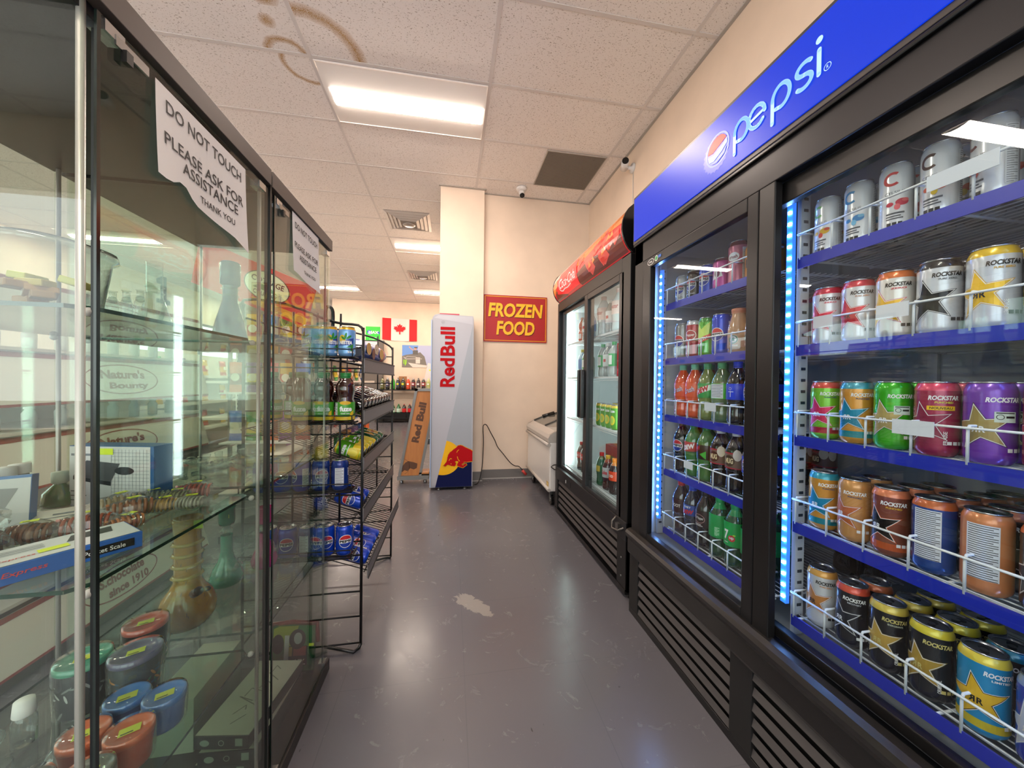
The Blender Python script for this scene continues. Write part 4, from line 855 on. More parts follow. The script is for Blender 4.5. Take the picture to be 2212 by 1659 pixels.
# ================================================================== SLIM SILVER COOLER
e = thing('slim_drinks_cooler', 'slim silver cooler with red lettering and charging bull emblem', 'cooler', (.012, 3.76, 0)); SV = M('#b0b0b5', .4, .35); SV2 = M('#b2b0b5', .42, .3)
m1 = MB()
pf = [(-.222, .03), (.222, .03), (.219, 1.80), (.212, 1.835), (-.15, 1.845), (-.185, 1.836), (-.207, 1.81), (-.214, 1.77)]
m1.prism(pf, 'y', .012, .285, SV); m1.build('outer_case', e, bevel=.004)
m1 = MB(); a = .19; m1.prism([(x*.97+.004, z*.985+.022) for x, z in pf], 'y', 0, .012, SV2)
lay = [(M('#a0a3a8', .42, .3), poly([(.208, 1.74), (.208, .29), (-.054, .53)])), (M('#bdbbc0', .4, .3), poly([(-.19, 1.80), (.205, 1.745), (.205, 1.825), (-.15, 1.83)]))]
q = lambda x: x-.012
YB = M('#f0b51c', .55, spec=.2); RBD = M('#b40a14', .55, spec=.15); NB = M('#0a1242', .55, spec=.15)
lay.append((NB, poly([(-.165, .035), (.213, .035), (.212, .30), (-.10, .30), (-.134, .17)])))
# the yellow sun: right of a slanted edge from (-.145,.185) to (-.06,.52)
sun = [(-.134, .166)]+[(-.084+.181*math.cos(t), .343+.181*math.sin(t)) for t in [R(-95)+R(175)*i/22 for i in range(23)]]
lay.append((YB, poly([p for p in sun if True])))
def PX(x, y): return (.085+(x-590)*.00077, .343-(y-690)*.00077)   # emblem drawing units to metres
bull = [(763, 606), (735, 585), (700, 570), (655, 548), (625, 530), (598, 522), (565, 528), (548, 548), (505, 580), (455, 620), (435, 650), (425, 690), (418, 735), (400, 765), (368, 800), (385, 798), (402, 780), (390, 815), (408, 802), (424, 785), (450, 790), (480, 803), (520, 808), (534, 795), (540, 770), (525, 740), (545, 735), (575, 745), (558, 785), (560, 805), (600, 820), (636, 830), (660, 812), (685, 795), (682, 780), (655, 780), (640, 800), (620, 795), (625, 775), (650, 768), (645, 750), (680, 755), (763, 745)]
bp = [PX(x, y) for x, y in bull]; lay.append((YB, band(bp[:14]+bp[14:], .011)+[ell(x, y, .0055, n=8)[0] for x, y in bp])); lay.append((RBD, poly(bp)))
lay.append((YB, band([PX(578, 583), PX(560, 598), PX(548, 622)], .005)+band([PX(558, 675), PX(566, 712), PX(590, 742)], .006)+band([PX(445, 730), PX(465, 700), PX(485, 708)], .005)+[ell(*PX(475, 775), .005, n=8)[0]]))
lay.append((RBD, T('Red', -.05, 1.235, .30, .152, .03, rot=PI/2)+T('Bull', -.05, 1.56, .30, .152, .03, rot=PI/2)))
lay.append((M('#77787e', .4), ring(-.1, 1.757, .016, .016, .002)+T('R', -.1, 1.757, .01, .014, .0, rot=PI/2)))
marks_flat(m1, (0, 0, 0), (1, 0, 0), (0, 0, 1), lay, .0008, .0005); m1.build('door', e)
m1 = MB(); m1.box(-.222, -.212, -.014, .03, .04, 1.78, M('#a9bcd8', .3, .2)); m1.build('door_handle', e)
for x in (-.13, .14): MB().lathe([(.018, 0), (.018, .006), (.008, .01), (.008, .031)], STEEL, 14, (x, .05, 0)).build('foot', e)
for x in (-.15, .18): MB().tube([(x-.01, .24, .016), (x+.01, .24, .016)], .016, M('#8e8b88', .4), 14).build('caster_wheel', e)

# ================================================================== LEANING WOODEN DISPLAY
e = thing('display_rack', 'leaning metal-framed wooden display with branded bull panel behind the silver cooler', 'display', (0, 0, 0))
e['label'] = 'leaning metal-framed display with orange wooden side panel left of silver cooler'
LABELS.pop('leaning metal-framed wooden display with branded bull panel behind the silver cooler')
WDm, N, L, b = nodes('orange_plywood'); tc = N.new('ShaderNodeNewGeometry'); mp = N.new('ShaderNodeMapping'); mp.inputs['Scale'].default_value = (14, 4, 1.5); L.new(tc.outputs['Position'], mp.inputs[0])
n1 = N.new('ShaderNodeTexNoise'); n1.inputs['Scale'].default_value = 3; n1.inputs['Detail'].default_value = 6; L.new(mp.outputs[0], n1.inputs['Vector']); L.new(mixc(N, L, n1.outputs[0], '#a8683a', '#c98a4c'), b.inputs['Base Color']); b.inputs['Roughness'].default_value = .5
FRM = M('#8d8a86', .35, .8); Yf = 4.06
def SX(x, z): return x+(z-.06)*.182
m1 = MB(); z0, z1 = .07, 1.06; xl, xr = -.575, -.322
def slantbar(mb, xa, xb, za, zb, ya, yb, m): mb.prism([(SX(xa, za), za), (SX(xb, za), za), (SX(xb, zb), zb), (SX(xa, zb), zb)], 'y', ya, yb, m)
slantbar(m1, xl, xl+.03, z0, z1, Yf, Yf+.34, FRM); slantbar(m1, xr-.03, xr, z0, z1, Yf-.01, Yf+.03, FRM); slantbar(m1, xl, xr, z1-.03, z1, Yf, Yf+.04, FRM)
m1.prism([(xl-.0, .045), (-.235, .045), (-.235, .09), (xl+.0, .09)], 'y', Yf-.02, Yf+.18, FRM)
m1.build('metal_frame', e)
m1 = MB(); slantbar(m1, xl+.03, xr-.03, z0+.02, z1-.03, Yf+.008, Yf+.02, WDm)
DK = M('#5a3a26', .55); lay = [(DK, [[(x, z) for x, z in f] for f in T('Red', -.372, .555, .20, .082, .05, rot=R(79))+T('Bull', -.325, .80, .21, .082, .05, rot=R(79))]),
   (DK, poly([(-.545, .16), (-.52, .20), (-.49, .235), (-.46, .25), (-.40, .235), (-.362, .22), (-.368, .17), (-.40, .155), (-.44, .17), (-.47, .14), (-.50, .15), (-.525, .13)])+ring(-.53, .19, .085, .09, .003, 24, R(-70), R(75)))]
marks_flat(m1, (0, Yf+.008, 0), (1, 0, 0), (0, 0, 1), lay, .0008, .0005); m1.build('side_panel', e)
m1 = MB(); m1.prism([(-.345, .105), (-.235, .105), (-.235, .12), (-.345, .12)], 'y', Yf-.01, Yf+.17, WDm); m1.build('wooden_shelf', e)
for z in (.66, .46): MB().box(SX(-.345, z), SX(-.345, z)+.05, Yf+.03, Yf+.09, z-.03, z+.03, M('#6d6a67', .4, .6)).tube([(SX(-.345, z)+.02, Yf+.03, z+.03), (SX(-.345, z)+.03, Yf+.02, z+.09), (SX(-.345, z)+.045, Yf+.03, z+.03)], .004, FRM, 6).build('bracket', e)
for x in (-.54, -.28): MB().lathe([(.02, .0), (.02, .02), (.01, .03), (.01, .045)], STEEL, 12, (x, Yf+.06, 0)).build('foot', e)

# power cord on the back wall
m1 = MB(); pts = [(.262, 3.90, .012), (.30, 3.93, .014), (.335, 4.0, .06), (.362, 4.04, .2), (.372, 4.045, .45), (.366, 4.045, .60), (.375, 4.06, .645), (.41, 4.08, .64), (.46, 4.09, .55), (.51, 4.1, .46), (.545, 4.1, .38), (.61, 4.1, .30), (.69, 4.1, .2), (.75, 4.1, .155), (.80, 4.1, .145), (.845, 4.09, .10), (.87, 4.085, .065)]
def smooth(p, n=6):
    out = []; P_ = [Vector(x) for x in p]
    for i in range(len(P_)-1):
        a, b_, c_, d_ = P_[max(0, i-1)], P_[i], P_[i+1], P_[min(len(P_)-1, i+2)]
        for k in range(n):
            t = k/n; out.append(.5*((2*b_)+(c_-a)*t+(2*a-5*b_+4*c_-d_)*t*t+(3*b_-a-3*c_+d_)*t**3))
    return out+[P_[-1]]
e = thing('power_cord', 'black extension cord looping up the back wall beside the slim cooler', 'cord', (0, 0, 0)); MB().tube(smooth(pts), .005, M('#16120f', .45), 8).build('cable', e)
m1 = MB(); m1.tube([(.84, 4.09, .10), (.885, 4.08, .05)], .016, M('#c8403a', .5), 10); m1.build('red_plug', e)

# ================================================================== FAR SHELF WITH LARGE BOTTLES
e = thing('wall_shelf', 'black wall shelf rack holding rows of big soda bottles at the far wall', 'shelf', (0, 0, 0)); m1 = MB()
m1.box(-2.0, -.30, 9.9, 10.25, .86, .885, BLACK); m1.build('upper_board', e)
m1 = MB(); m1.box(-2.0, -.30, 9.85, 10.25, .10, .14, BLACK); m1.build('lower_board', e)
m1 = MB()
for x in (-1.98, -.34): m1.box(x, x+.04, 9.87, 9.91, 0, .86, M('#4a4440', .5)); m1.box(x, x+.04, 10.2, 10.24, 0, .86, M('#4a4440', .5))
m1.build('legs', e)
tb = {}
def two(drink, capc, lab, mark=None): return bottle('two', drink, capc, lab, .1, .2, mark or [])
specs = [('olive', '#5a5a2a', '#2a3a22', '#6a6a3a'), ('dark', '#1a1416', '#d8d8e0', '#4a3a5a'), ('green', '#1faa3a', '#1f9a3a', '#2fc43a'), ('dark', '#14161a', '#1a1a20', '#2a3a6a'), ('dark', '#14161a', '#1a1a20', '#3a5a3a'), ('orange', '#e0502a', '#e8e8e8', '#e04a20'), ('cola', '#241012', '#d8c8c8', '#8a2a3a'), ('cola', '#201012', '#16161a', '#6a4a4a'), ('cola', '#241012', '#e0e0e0', '#9a2a34'), ('pale yellow', '#c8c88a', '#e0e0a0', '#b8c86a')]
for j, (d, c1, c2, c3) in enumerate(specs):
    mk = [(M('#e8d83a', .4), ell(0, .15, .035, .03))] if c1 == '#14161a' else [(W_, T('7', -.01, .15, .02, .05, .03))] if c1 == '#1faa3a' else [(W_, rect(-.03, .03, .13, .17))]
    two(c1, c2, c3, mk).put(f"two-litre bottle of {d} soda, {ORD[j]} along the far upper shelf", (-1.83+j*.135, 10.03, .886), (0, 0, PI/2-.15), cat='bottle')
e = thing('cardboard_box', 'small brown cardboard box behind the bottles on the far upper shelf', 'box', (-1.32, 10.17, .886)); MB().box(-.1, .1, -.05, .05, 0, .36, M('#b08058', .8)).build('carton', e)
for j, (d, c1, c2, c3) in enumerate([('green', '#2a4a34', '#1f7a4a', '#c8d8c8'), ('dark', '#1a1416', '#e0d8e0', '#a88a9a'), ('green', '#1f6a3a', '#1f9a4a', '#cfe8d8'), ('green', '#1f6a3a', '#1f9a4a', '#cfe8d8'), ('cola', '#201012', '#c81e26', '#d01c24'), ('cola', '#201012', '#c81e26', '#d01c24')]):
    two(c1, c2, c3).put(f"two-litre bottle of {d} soda, {ORD[j]} in the crates on the far lower shelf", (-1.83+j*.145, 9.98, .175), (0, 0, PI/2), cat='bottle')
for j in range(3):
    c = thing('bottle_crate', f"low black bottle crate, {ORD[j]} along the far lower shelf", 'crate', (-1.72+j*.36, 10.0, .141)); m1 = MB(); m1.box(-.17, .17, -.13, .13, 0, .02, BLACK)
    m1.box(-.17, .17, -.14, -.13, 0, .12, BLACK); m1.box(-.17, .17, .13, .14, 0, .12, BLACK); m1.box(-.175, -.17, -.14, .14, 0, .12, BLACK); m1.box(.17, .175, -.14, .14, 0, .12, BLACK); m1.build('crate_body', c)
# ================================================================== BLACK WIRE RACK AT THE END OF THE GLASS CASES
e = thing('wire_display_rack', 'black wire rack with slanted shelves of soft drinks behind the glass cases', 'rack', (0, 0, 0)); RK = e
RX, RX2, RY, RY2 = -.372, -.83, 1.60, 2.37; r = .0052
m1 = MB()
for y, zf in ((RY, 1.375), (RY2, 1.36)):
    zt = zf
    m1.tube([(RX, y, .012), (RX, y, zf-(.0 if y == RY else .0))], .006, WIREB, 8)
    m1.tube(smooth([(RX, y, zf-.02), (RX-.02, y, zf+.01), (RX-.12, y, 1.395 if y == RY else 1.42), (RX-.30, y, 1.46), (RX2, y, 1.47), (RX2, y, 1.40)], 3), .0055, WIREB, 8)
    m1.tube([(RX2, y, 1.45), (RX2, y, .012)], .006, WIREB, 8)
    for k, z in enumerate((.022, .137, .244, .40, .46, .56, .66, .79, .92, 1.02, 1.13, 1.20, 1.30)): m1.cyl((RX, y, z), (RX2, y, z), .0035, WIREB, 6)
    for x in (-.462, -.553, -.645, -.737): m1.cyl((x, y, .40), (x, y, 1.43), .0045, WIREB, 6)
    m1.tube([(RX, y, .02), (RX-.004, y-.006, .006), (RX-.02, y-.03, .006), (RX-.15, y-.0, .022)] if y == RY else [(RX, y, .02), (RX-.004, y, .006), (RX-.02, y+.01, .006), (RX-.1, y-.06, .022)], .0065, WIREB, 8)
    m1.tube([(RX2, y, .02), (RX2, y, .006), (RX2+.14, y, .022)], .006, WIREB, 8)
for z in (.06, .7, 1.40): m1.cyl((RX2, RY, z), (RX2, RY2, z), .004, WIREB, 6)
m1.tube(smooth([(-.53, RY+.02, 1.30), (-.53, RY+.02, 1.44), (-.515, RY+.02, 1.462), (-.50, RY+.02, 1.44), (-.50, RY+.02, 1.36)], 4), .007, WIREB, 8)
m1.build('side_frame', e)
STRIP = M('#6e6a6b', .4); RZ = [1.243, 1.022, .822, .607, .362]; RS = [.10, .15, .16, .17, .17]
RXF = RX+.009
for k, (z, up_) in enumerate(zip(RZ, RS)):
    s = MB(); xf = RXF+(.02 if k == 4 else 0); za = z-.035; yb2 = RY2+(.0 if k < 4 else .10)
    n = 26
    for i in range(n+1):
        y = RY+.012+(RY2-RY-.024)*i/n; s.cyl((xf-.008, y, za), (RX2+.01, y, za+up_), .0019, WIREB, 5)
    for t in (.02, .35, .7, 1): s.cyl((xf-.008+(RX2-xf)*t, RY, za-.004+up_*t), (xf-.008+(RX2-xf)*t, RY2, za-.004+up_*t), .003, WIREB, 6)
    s.tube([(xf-.12, RY+.30, za+.03), (xf-.13, RY+.30, za+.055), (xf-.14, RY+.30, za+.05)], .004, WIREB, 6)
    s.cyl((xf-.01, RY2-.05, za+.01), (xf-.20, RY2-.28, za+.07), .0028, WIREB, 6)
    o = s.build('slanted_shelf', e)
    p = MB(); p.box(xf-.004, xf, RY-.008, RY2+(.012 if k < 4 else .11), z-.06, z, STRIP); p.box(xf, xf+.003, RY-.008, RY2+(.012 if k < 4 else .11), z-.004, z+.003, DARK); p.box(xf, xf+.003, RY-.008, RY2+(.012 if k < 4 else .11), z-.063, z-.057, DARK)
    p.build('price_strip', o)
TZ = [1.243, .975, .70, .432]
for k, z in enumerate(TZ):
    s = MB(); xa, xb = (-.615, -.392) if k in (0, 1) else (-.80, -.392); ya, yb = RY-.088, RY
    for i in range(6): s.cyl((xa, ya+.016*i, z), (xb, ya+.016*i, z), .0022, WIREB, 5)
    s.tube([(xa, yb, z), (xa, ya, z), (xb, ya, z), (xb, yb, z)], .0042, WIREB, 6)
    s.tube([(xa, yb, z+.045), (xa, ya, z+.032), (xb, ya, z+.032), (xb+.012, yb, z+.05)], .0024, WIREB, 6)
    for x in (xa, xb): s.cyl((x, ya, z), (x, ya, z+.034), .0024, WIREB, 6)
    s.cyl((xa, yb, z-.012), (xb, yb, z-.012), .003, WIREB, 6); s.build('end_tray', e)
# stock in the end trays (fronts towards the camera)
F = PI/2
nes = can(355, '#7fb2ea', [(M('#2a4a9c', .35), poly([(-.03, .044), (-.02, .062), (.032, .076), (.03, .046)])), (M('#3a8a3a', .4), poly([(-.028, .034), (.0, .036), (.03, .052), (.026, .024), (.018, .02), (.02, .036)])),
   (M('#e9c23a', .4), ell(-.014, .070, .014, .017)), (M('#2a8a2a', .4), ell(.0, .082, .0045, .014, rot=-.2)+ell(.012, .078, .0045, .012, rot=-.9)+ell(-.01, .074, .004, .01, rot=.8)), (W_, T('NESTEA', .0, .056, .050, .015, .05, .1)), icons(.02, .018, W_)]+nutrition(-.05, .02, .1, .02), '#e3b02a')
fuz = bottle('tea', '#34120a', '#1f7a34', '#3f9a22', .010, .083, [(M('#e0b422', .4), rect(-.12, .12, .011, .024)+ell(0, .080, .022, .0075)), (M('#e6c62a', .4), poly([(.012, .012), (.034, .012), (.034, .05), (.02, .04)])), (W_, T('fuze', .002, .056, .048, .021, .05)+T('iced tea', .0, .038, .034, .006, .01))]+nutrition(-.045, .026, .08, .026))
bl = 'on the end of the black wire rack'
for j, (P_, d, x, rz) in enumerate([(nes, 'pale blue iced tea can', -.424, .1), (nes, 'pale blue iced tea can', -.494, .75), (nes, 'pale blue iced tea can', -.562, -.5)]):
    P_.put(f"{d}, {ORD[j]} from aisle, top tray of the wire rack end", (x, RY-.046, TZ[0]+.003), (0, 0, F+rz), cat='can')
for j in range(3): fuz.put(f"brown tea bottle, green label, {ORD[j]} from aisle on the wire rack end", (-.429-.082*j, RY-.044, TZ[1]+.003), (0, 0, F+(.25, .2, .0)[j]), cat='bottle')
for j in range(2): fuz.put(f"brown tea bottle behind the front ones, {ORD[j]} from aisle on the wire rack end", (-.66-.085*j, RY+.05, TZ[1]+.003+.05-.05), (0, 0, F+.9), cat='bottle')
pbk = pepsi_can(355, '#16337e', back=True); pb2 = pb
pbk.put("navy can with white text side outwards, nearest aisle, third tray of wire rack end", (-.447, RY-.046, TZ[2]+.003), (0, 0, F+.25), cat='can')
for j in range(4): pb2.put(f"blue can with globe, {ORD[j+1]} from aisle, third tray of the wire rack end", (-.520-.072*j, RY-.046, TZ[2]+.003), (0, 0, F+(.5, -.9, .3, 2)[j]), cat='can')
for j in range(5): (pbk if j == 2 else pb2).put(f"blue can, {'text side' if j == 2 else 'globe'} outwards, {ORD[j]} from aisle, lowest tray of wire rack end", (-.428-.0715*j, RY-.046, TZ[3]+.003), (0, 0, F+(.45, .45, 0, .25, .35)[j]), cat='can')
# stock lying on the slanted shelves, tops towards the back of the rack
def slope(k): return math.atan2(RS[k], (RXF-RX2))
def lay_(P_, lab, k, y, r, x=RXF-.012, rz=0, cat='can', flip=False, dz=0):
    a = slope(k); z = RZ[k]-.033+r/math.cos(a)+dz
    # can axis (local +Z) points towards -X and up the slope; base sits against the strip
    M3 = Matrix.Rotation(-(PI/2-a), 4, 'Y') @ Matrix.Rotation(rz, 4, 'Z')
    if flip: M3 = Matrix.Rotation(PI/2+a, 4, 'Y') @ Matrix.Rotation(rz, 4, 'Z')
    o = P_.put(lab, (x, y, z), M3.to_euler(), cat=cat); return o
colk = bottle('swirl', '#140e0d', '#c01c24', '#a01a22', .15, .17, [(W_, rect(-.02, .02, .155, .165))])
for j in range(9): lay_(colk, f"cola bottle lying on the second shelf of the wire rack, {ORD[j]} from near end", 1, RY+.06+.079*j, .0365, rz=.4*j, cat='bottle')
fuzc = can(355, '#5fae22', [(W_, T('fuze', 0, .085, .046, .018, .05)), (M('#e8cc2a', .35), rect(-.12, .12, .016, .05)), (M('#f2e05a', .35), ell(.0, .045, .02, .022)), (W_, rect(-.03, .03, .064, .067))]+nutrition(-.055, .02, .1, .024), '#d8b82a', bottom='#d8c22a'); ging = can(355, '#1f5a34', [(M('#c8a04a', .4), ell(0, .06, .024, .03)), (M('#8a1f2a', .4), T('DRY', 0, .06, .035, .014, .04))], '#2a5a3a')
for j in range(4): lay_(fuzc, f"green-yellow tea can lying on third shelf of the wire rack, {ORD[j]} from near end", 2, RY+.05+.068*j, .0335, rz=PI/2+.3*j)
for j in range(3): lay_(ging, f"dark green can lying on third shelf of the wire rack, {ORD[j]} after tea cans", 2, RY+.322+.068*j, .0335, rz=PI/2+.5*j)
for j in range(2): lay_(pb2, f"blue can lying on the fourth shelf of the wire rack, {ORD[j]} from near end", 3, RY+.05+.072*j, .0335, rz=PI/2+.2+.5*j)
for j in range(4): lay_(pb2, f"blue can lying on the lowest shelf of the wire rack, {ORD[j]} from near end", 4, RY+.05+.069*j, .0335, x=RXF+.008, rz=PI/2+.2+.9*j)
# biscuit package on the top shelf
e = thing('cookie_package', 'long blue cookie package with biscuit pictures on the top shelf of the wire rack', 'package', (RXF-.072, RY+.03, RZ[0]+.004))
m1 = MB(); n = 14; pts = []
for i in range(n+1):
    t = i/n; h_ = .044*(min(1, t*8)**.5)*(min(1, (1-t)*8)**.5)+.006; pts.append((t, h_))
vs = []
for t, h_ in pts:
    for k in range(16):
        a = 2*PI*k/16; vs.append(((.058 if .06 < t < .94 else .05)*math.cos(a), t*.60, .044+h_*math.sin(a)))
CK = M('#2f63c8', .3, coat=.4); CR = M('#c8343a', .3, coat=.4); CL = M('#b9c0cc', .25, .3)
for i in range(n):
    m_ = CL if i in (0, n-1, n-2) else CR if i in (10, 11) else CK
    m1.add([vs[i*16+k] for k in range(16)]+[vs[(i+1)*16+k] for k in range(16)], [(k, (k+1) % 16, 16+(k+1) % 16, 16+k) for k in range(16)], m_, True)
m1.build('wrapper', e)
m1 = MB(); YC = M('#e2b05a', .5); BRN = M('#7a3f22', .5)
for u, v, w_, c in ((.10, .035, .05, YC), (.27, .045, .05, M('#e8d0b0', .5)), (.40, .03, .055, YC), (.20, .018, .035, BRN)): m1.add([(.0595, u+w_*math.cos(t), v+.014+.028*math.sin(t)) for t in [2*PI*k/18 for k in range(18)]], [tuple(range(18))], c)
for k in range(7): m1.add([(.0605, .27+.03*math.cos(k*2.1)+.006*math.cos(t), .045+.014*math.sin(k*2.1)+.004*math.sin(t)) for t in [2*PI*q/8 for q in range(8)]], [tuple(range(8))], BRN)
m1.build('printed_biscuits', e)
e = thing('snack_box', 'blue snack box with white script lying on the top shelf of the wire rack', 'box', (RXF-.30, RY+.11, RZ[0]+.03)); m1 = MB(); m1.box(-.12, .12, -.09, .09, 0, .05, M('#2a7ac8', .4)); marks_flat(m1, (0, -.09, 0), (1, 0, 0), (0, 0, 1), [(W_, T('Cakes', .0, .025, .15, .03, .02, .3))]); m1.build('carton', e); e.rotation_euler = (0, R(12), 0)

# ================================================================== GLASS DISPLAY CASES
CZ0, CZ1, TOP = .045, 1.652, 1.697; CXF, CXB = -.472, -.925; FRK = M('#2a2624', .42)
def case(label, y0, y1, corner_dark):
    e = thing('glass_display_case', label, 'display case', (0, 0, 0)); 
    MB().box(CXB-.01, CXF+.006, y0, y1, CZ1+.004, TOP, M('#5b524c', .5)).box(CXB-.008, CXF-.012, y0+.004, y1-.004, CZ1-.014, CZ1+.004, BLACK).build('top_panel', e, bevel=.001)
    MB().box(CXB-.01, CXF+.006, y0, y1, .0, CZ0, FRK).build('base', e, bevel=.001)
    t = .004
    d = MB().box(CXF-t, CXF, y0+.026, y1-.006, CZ0+.006, CZ1-.006, CABG).build('glass_door', e)
    m1 = MB(); m1.box(CXF-t*.8, CXF+.0002, y0+.0205, y0+.0258, CZ0+.006, CZ1-.006, M('#0c1815', .2, coat=.5)); m1.build('polished_edge', d)
    for yy in (y0+.03, y1-.05):
        for z in (CZ1-.012, CZ0+.013): MB().box(CXF-.02, CXF+.002, yy, yy+.03, z-.012, z+.004, ALU).build('pivot_hinge', e)
    MB().box(CXB, CXF-t-.002, y0+.008, y0+.008+t, CZ0, CZ1, CABG).build('side_glass', e)
    MB().box(CXB, CXF-t-.002, y1-.008-t, y1-.008, CZ0, CZ1, CABG).build('side_glass', e)
    MB().box(CXB, CXB+t, y0+.012, y1-.012, CZ0, CZ1, CABG).build('back_glass', e)
    m1 = MB()   # silver corner rods holding the shelves
    for x, y in ((CXF-.014, y0+.016), (CXF-.014, y1-.018), (CXB+.014, y0+.018), (CXB+.014, y1-.018)):
        m1.tube([(x, y, CZ0), (x, y, CZ1)], .0042 if y > y0+.1 else .0048, M('#b9b3ae', .35, .35), 10)
    m1.build('corner_rod', e)
    for z in (1.25, .86, .465):
        s = MB(); c = .012
        pl = [(CXB+.02, y0+.03), (CXF-.045, y0+.03), (CXF-.025, y0+.05), (CXF-.025, y1-.045), (CXF-.04, y1-.03), (CXB+.02, y1-.03)]
        s.prism(pl, 'z', z-.003, z+.003, SHG); o = s.build('glass_shelf', e)
        s = MB(); s.T = None
        for (xa, ya), (xb, yb) in zip(pl, pl[1:]+pl[:1]): 
            d_ = Vector((xb-xa, yb-ya, 0)).normalized(); nn_ = Vector((d_.y, -d_.x, 0))*.0006
            s.add([(xa+nn_.x, ya+nn_.y, z-.003), (xb+nn_.x, yb+nn_.y, z-.003), (xb+nn_.x, yb+nn_.y, z+.003), (xa+nn_.x, ya+nn_.y, z+.003)], [(0, 1, 2, 3)], EDGE)
        s.build('dark_shelf_edge', o)
        for x, y in ((CXF-.02, y0+.035), (CXF-.02, y1-.035), (CXB+.02, y0+.035), (CXB+.02, y1-.035)): MB().ball((x, y, z-.007), .0065, M('#d8d5cf', .3), 8).build('shelf_clip', o)
    MB().box(CXF+.0004, CXF+.008, y0+.055, y0+.066, CZ1-.045, CZ1-.028, BLACK).box(CXF+.0002, CXF+.003, y0+.045, y0+.10, CZ1-.03, CZ1-.016, STEEL).build('lock', e)
    return e
C1 = case('nearer glass display case with white paper notice and glassware', .545, 1.020, True)
C2 = case('farther glass display case beside the black wire rack', 1.028, 1.500, False)
MB().box(CXF-.016, CXF-.010, .577, .583, CZ0, CZ1, M('#1b1d22', .4)).build('rubber_seal', C1)
MB().box(CXF-.01, CXF+.003, 1.0205, 1.0275, .0, TOP-.01, BLACK).build('joint_strip', C2)
def notice(label, y0, y1, z0, z1, tear):
    e = thing('paper_notice', label, 'notice', (CXF+.001, (y0+y1)/2, 0)); m1 = MB(); n = 16; vs = []; W2 = y1-y0
    def dx(u, z):
        v = (z-z0)/(z1-z0); return .0015+.0035*math.sin(u*7+1)*(1-v)*.8+.004*(1-v)**2
    def bot(u):
        b_ = z0+(.020*(1-u) if not tear else .0)
        if tear: b_ = z0+(.028-.03*u)+(.02*max(0, 1-abs(u-.22)/.12))-(.012*max(0, (u-.8)/.2))
        return b_
    for j in range(9):
        for i in range(n+1):
            u = i/n; v = j/8; z = bot(u)+(z1-.006*u*0-bot(u))*v; vs.append((dx(u, z), (u-.5)*W2, z))
    m1.add(vs, [(j*(n+1)+i, j*(n+1)+i+1, (j+1)*(n+1)+i+1, (j+1)*(n+1)+i) for j in range(8) for i in range(n)], PAPER, True); m1.build('sheet', e)
    k = W2/.255; zc = lambda f: z1-(z1-z0)*f; ink = M('#2b2a2c', .6)
    m2 = MB(); lay = [(ink, T('DO NOT TOUCH', 0, zc(.17), .215*k, .022*k, .008)+T('PLEASE ASK FOR', 0, zc(.47), .225*k, .021*k, .008)+T('ASSISTANCE', .01*k, zc(.62), .165*k, .021*k, .008)+T('THANK YOU', .028*k, zc(.80), .105*k, .013*k, .01))]
    for mm, fc in lay:
        for p in fc:
            q = [(dx((u/W2)+.5, z)+.0010, u, z) for u, z in p]; m2.add(q, [tuple(range(len(q)))], mm)
    m2.build('lettering', e)
notice('torn white DO NOT TOUCH notice taped on the nearer glass case', .657, .908, 1.455, 1.632, True)
notice('white DO NOT TOUCH notice taped on the farther glass case', 1.150, 1.362, 1.457, 1.652, False)
# ================================================================== INSIDE THE GLASS CASES
SZ = {0: 1.2535, 1: .8635, 2: .4685, 3: .0455}
def sticker(mb, x, y, z, rot=.4, w=.028, h=.018):
    c, s = math.cos(rot), math.sin(rot); mb.add([(x+u*c-v*s, y+u*s+v*c, z) for u, v in ((-w/2, -h/2), (w/2, -h/2), (w/2, h/2), (-w/2, h/2))], [(0, 1, 2, 3)], YTAG)
    mb.add([(x+u*c-v*s, y+u*s+v*c, z+.0004) for u, v in ((-w/2+.003, -h/2+.002), (w/2-.009, -h/2+.002), (w/2-.009, -h/2+.005), (-w/2+.003, -h/2+.005))], [(0, 1, 2, 3)], M('#5a5a30', .6))
def jar(lab, x, y, k, r, h, side, lid, pat=None, z=None, tilt=0):
    e = thing('stash_jar', lab, 'jar', (x, y, SZ[k] if z is None else z)); m1 = MB(); sm = M(side, .35, coat=.3)
    m1.lathe([(.0001, 0), (r*.8, 0), (r*.86, .004), (r*.9, h*.5), (r*.97, h-.014), (r*.97, h-.01)], sm, 28)
    if pat:
        rn = random.Random(len(lab)+int(x*1000)); L_ = []
        for c in pat: L_.append((M(c, .5), sum([ell(rn.uniform(-r*3, r*3), rn.uniform(.012, h-.024), .009, .0022, rot=rn.uniform(0, PI), n=8) for _ in range(22)], [])))
        marks_cyl(m1, r*.92, L_)
    m1.build('jar_body', e)
    l = MB(); lm = M(lid, .3, coat=.4); l.lathe([(r*.98, h-.013), (r, h-.012), (r, h-.002), (r*.96, h), (r*.90, h-.0005), (r*.88, h-.004), (.0001, h-.004)], lm, 32); l.build('lid', e)
    s = MB(); sticker(s, 0, 0, h-.0030, .5); s.build('price_sticker', e)
    f = MB(); f.lathe([(r*1.0, .004), (r*1.05, h*.5), (r*1.06, h*.9), (r*1.0, h+.003), (r*.5, h+.006), (.0001, h+.004)], BAGM, 20); f.build('plastic_wrap', e)
    if tilt: e.rotation_euler = (tilt, 0, 0)
    return e
jar('light blue jar with yellow sticker at the front edge of the lower case shelf', -.552, .800, 2, .033, .062, '#1f62b8', '#2f7fd8'); jar('light blue jar beside the orange one on the lower case shelf', -.620, .806, 2, .033, .062, '#1f62b8', '#2f86dc')
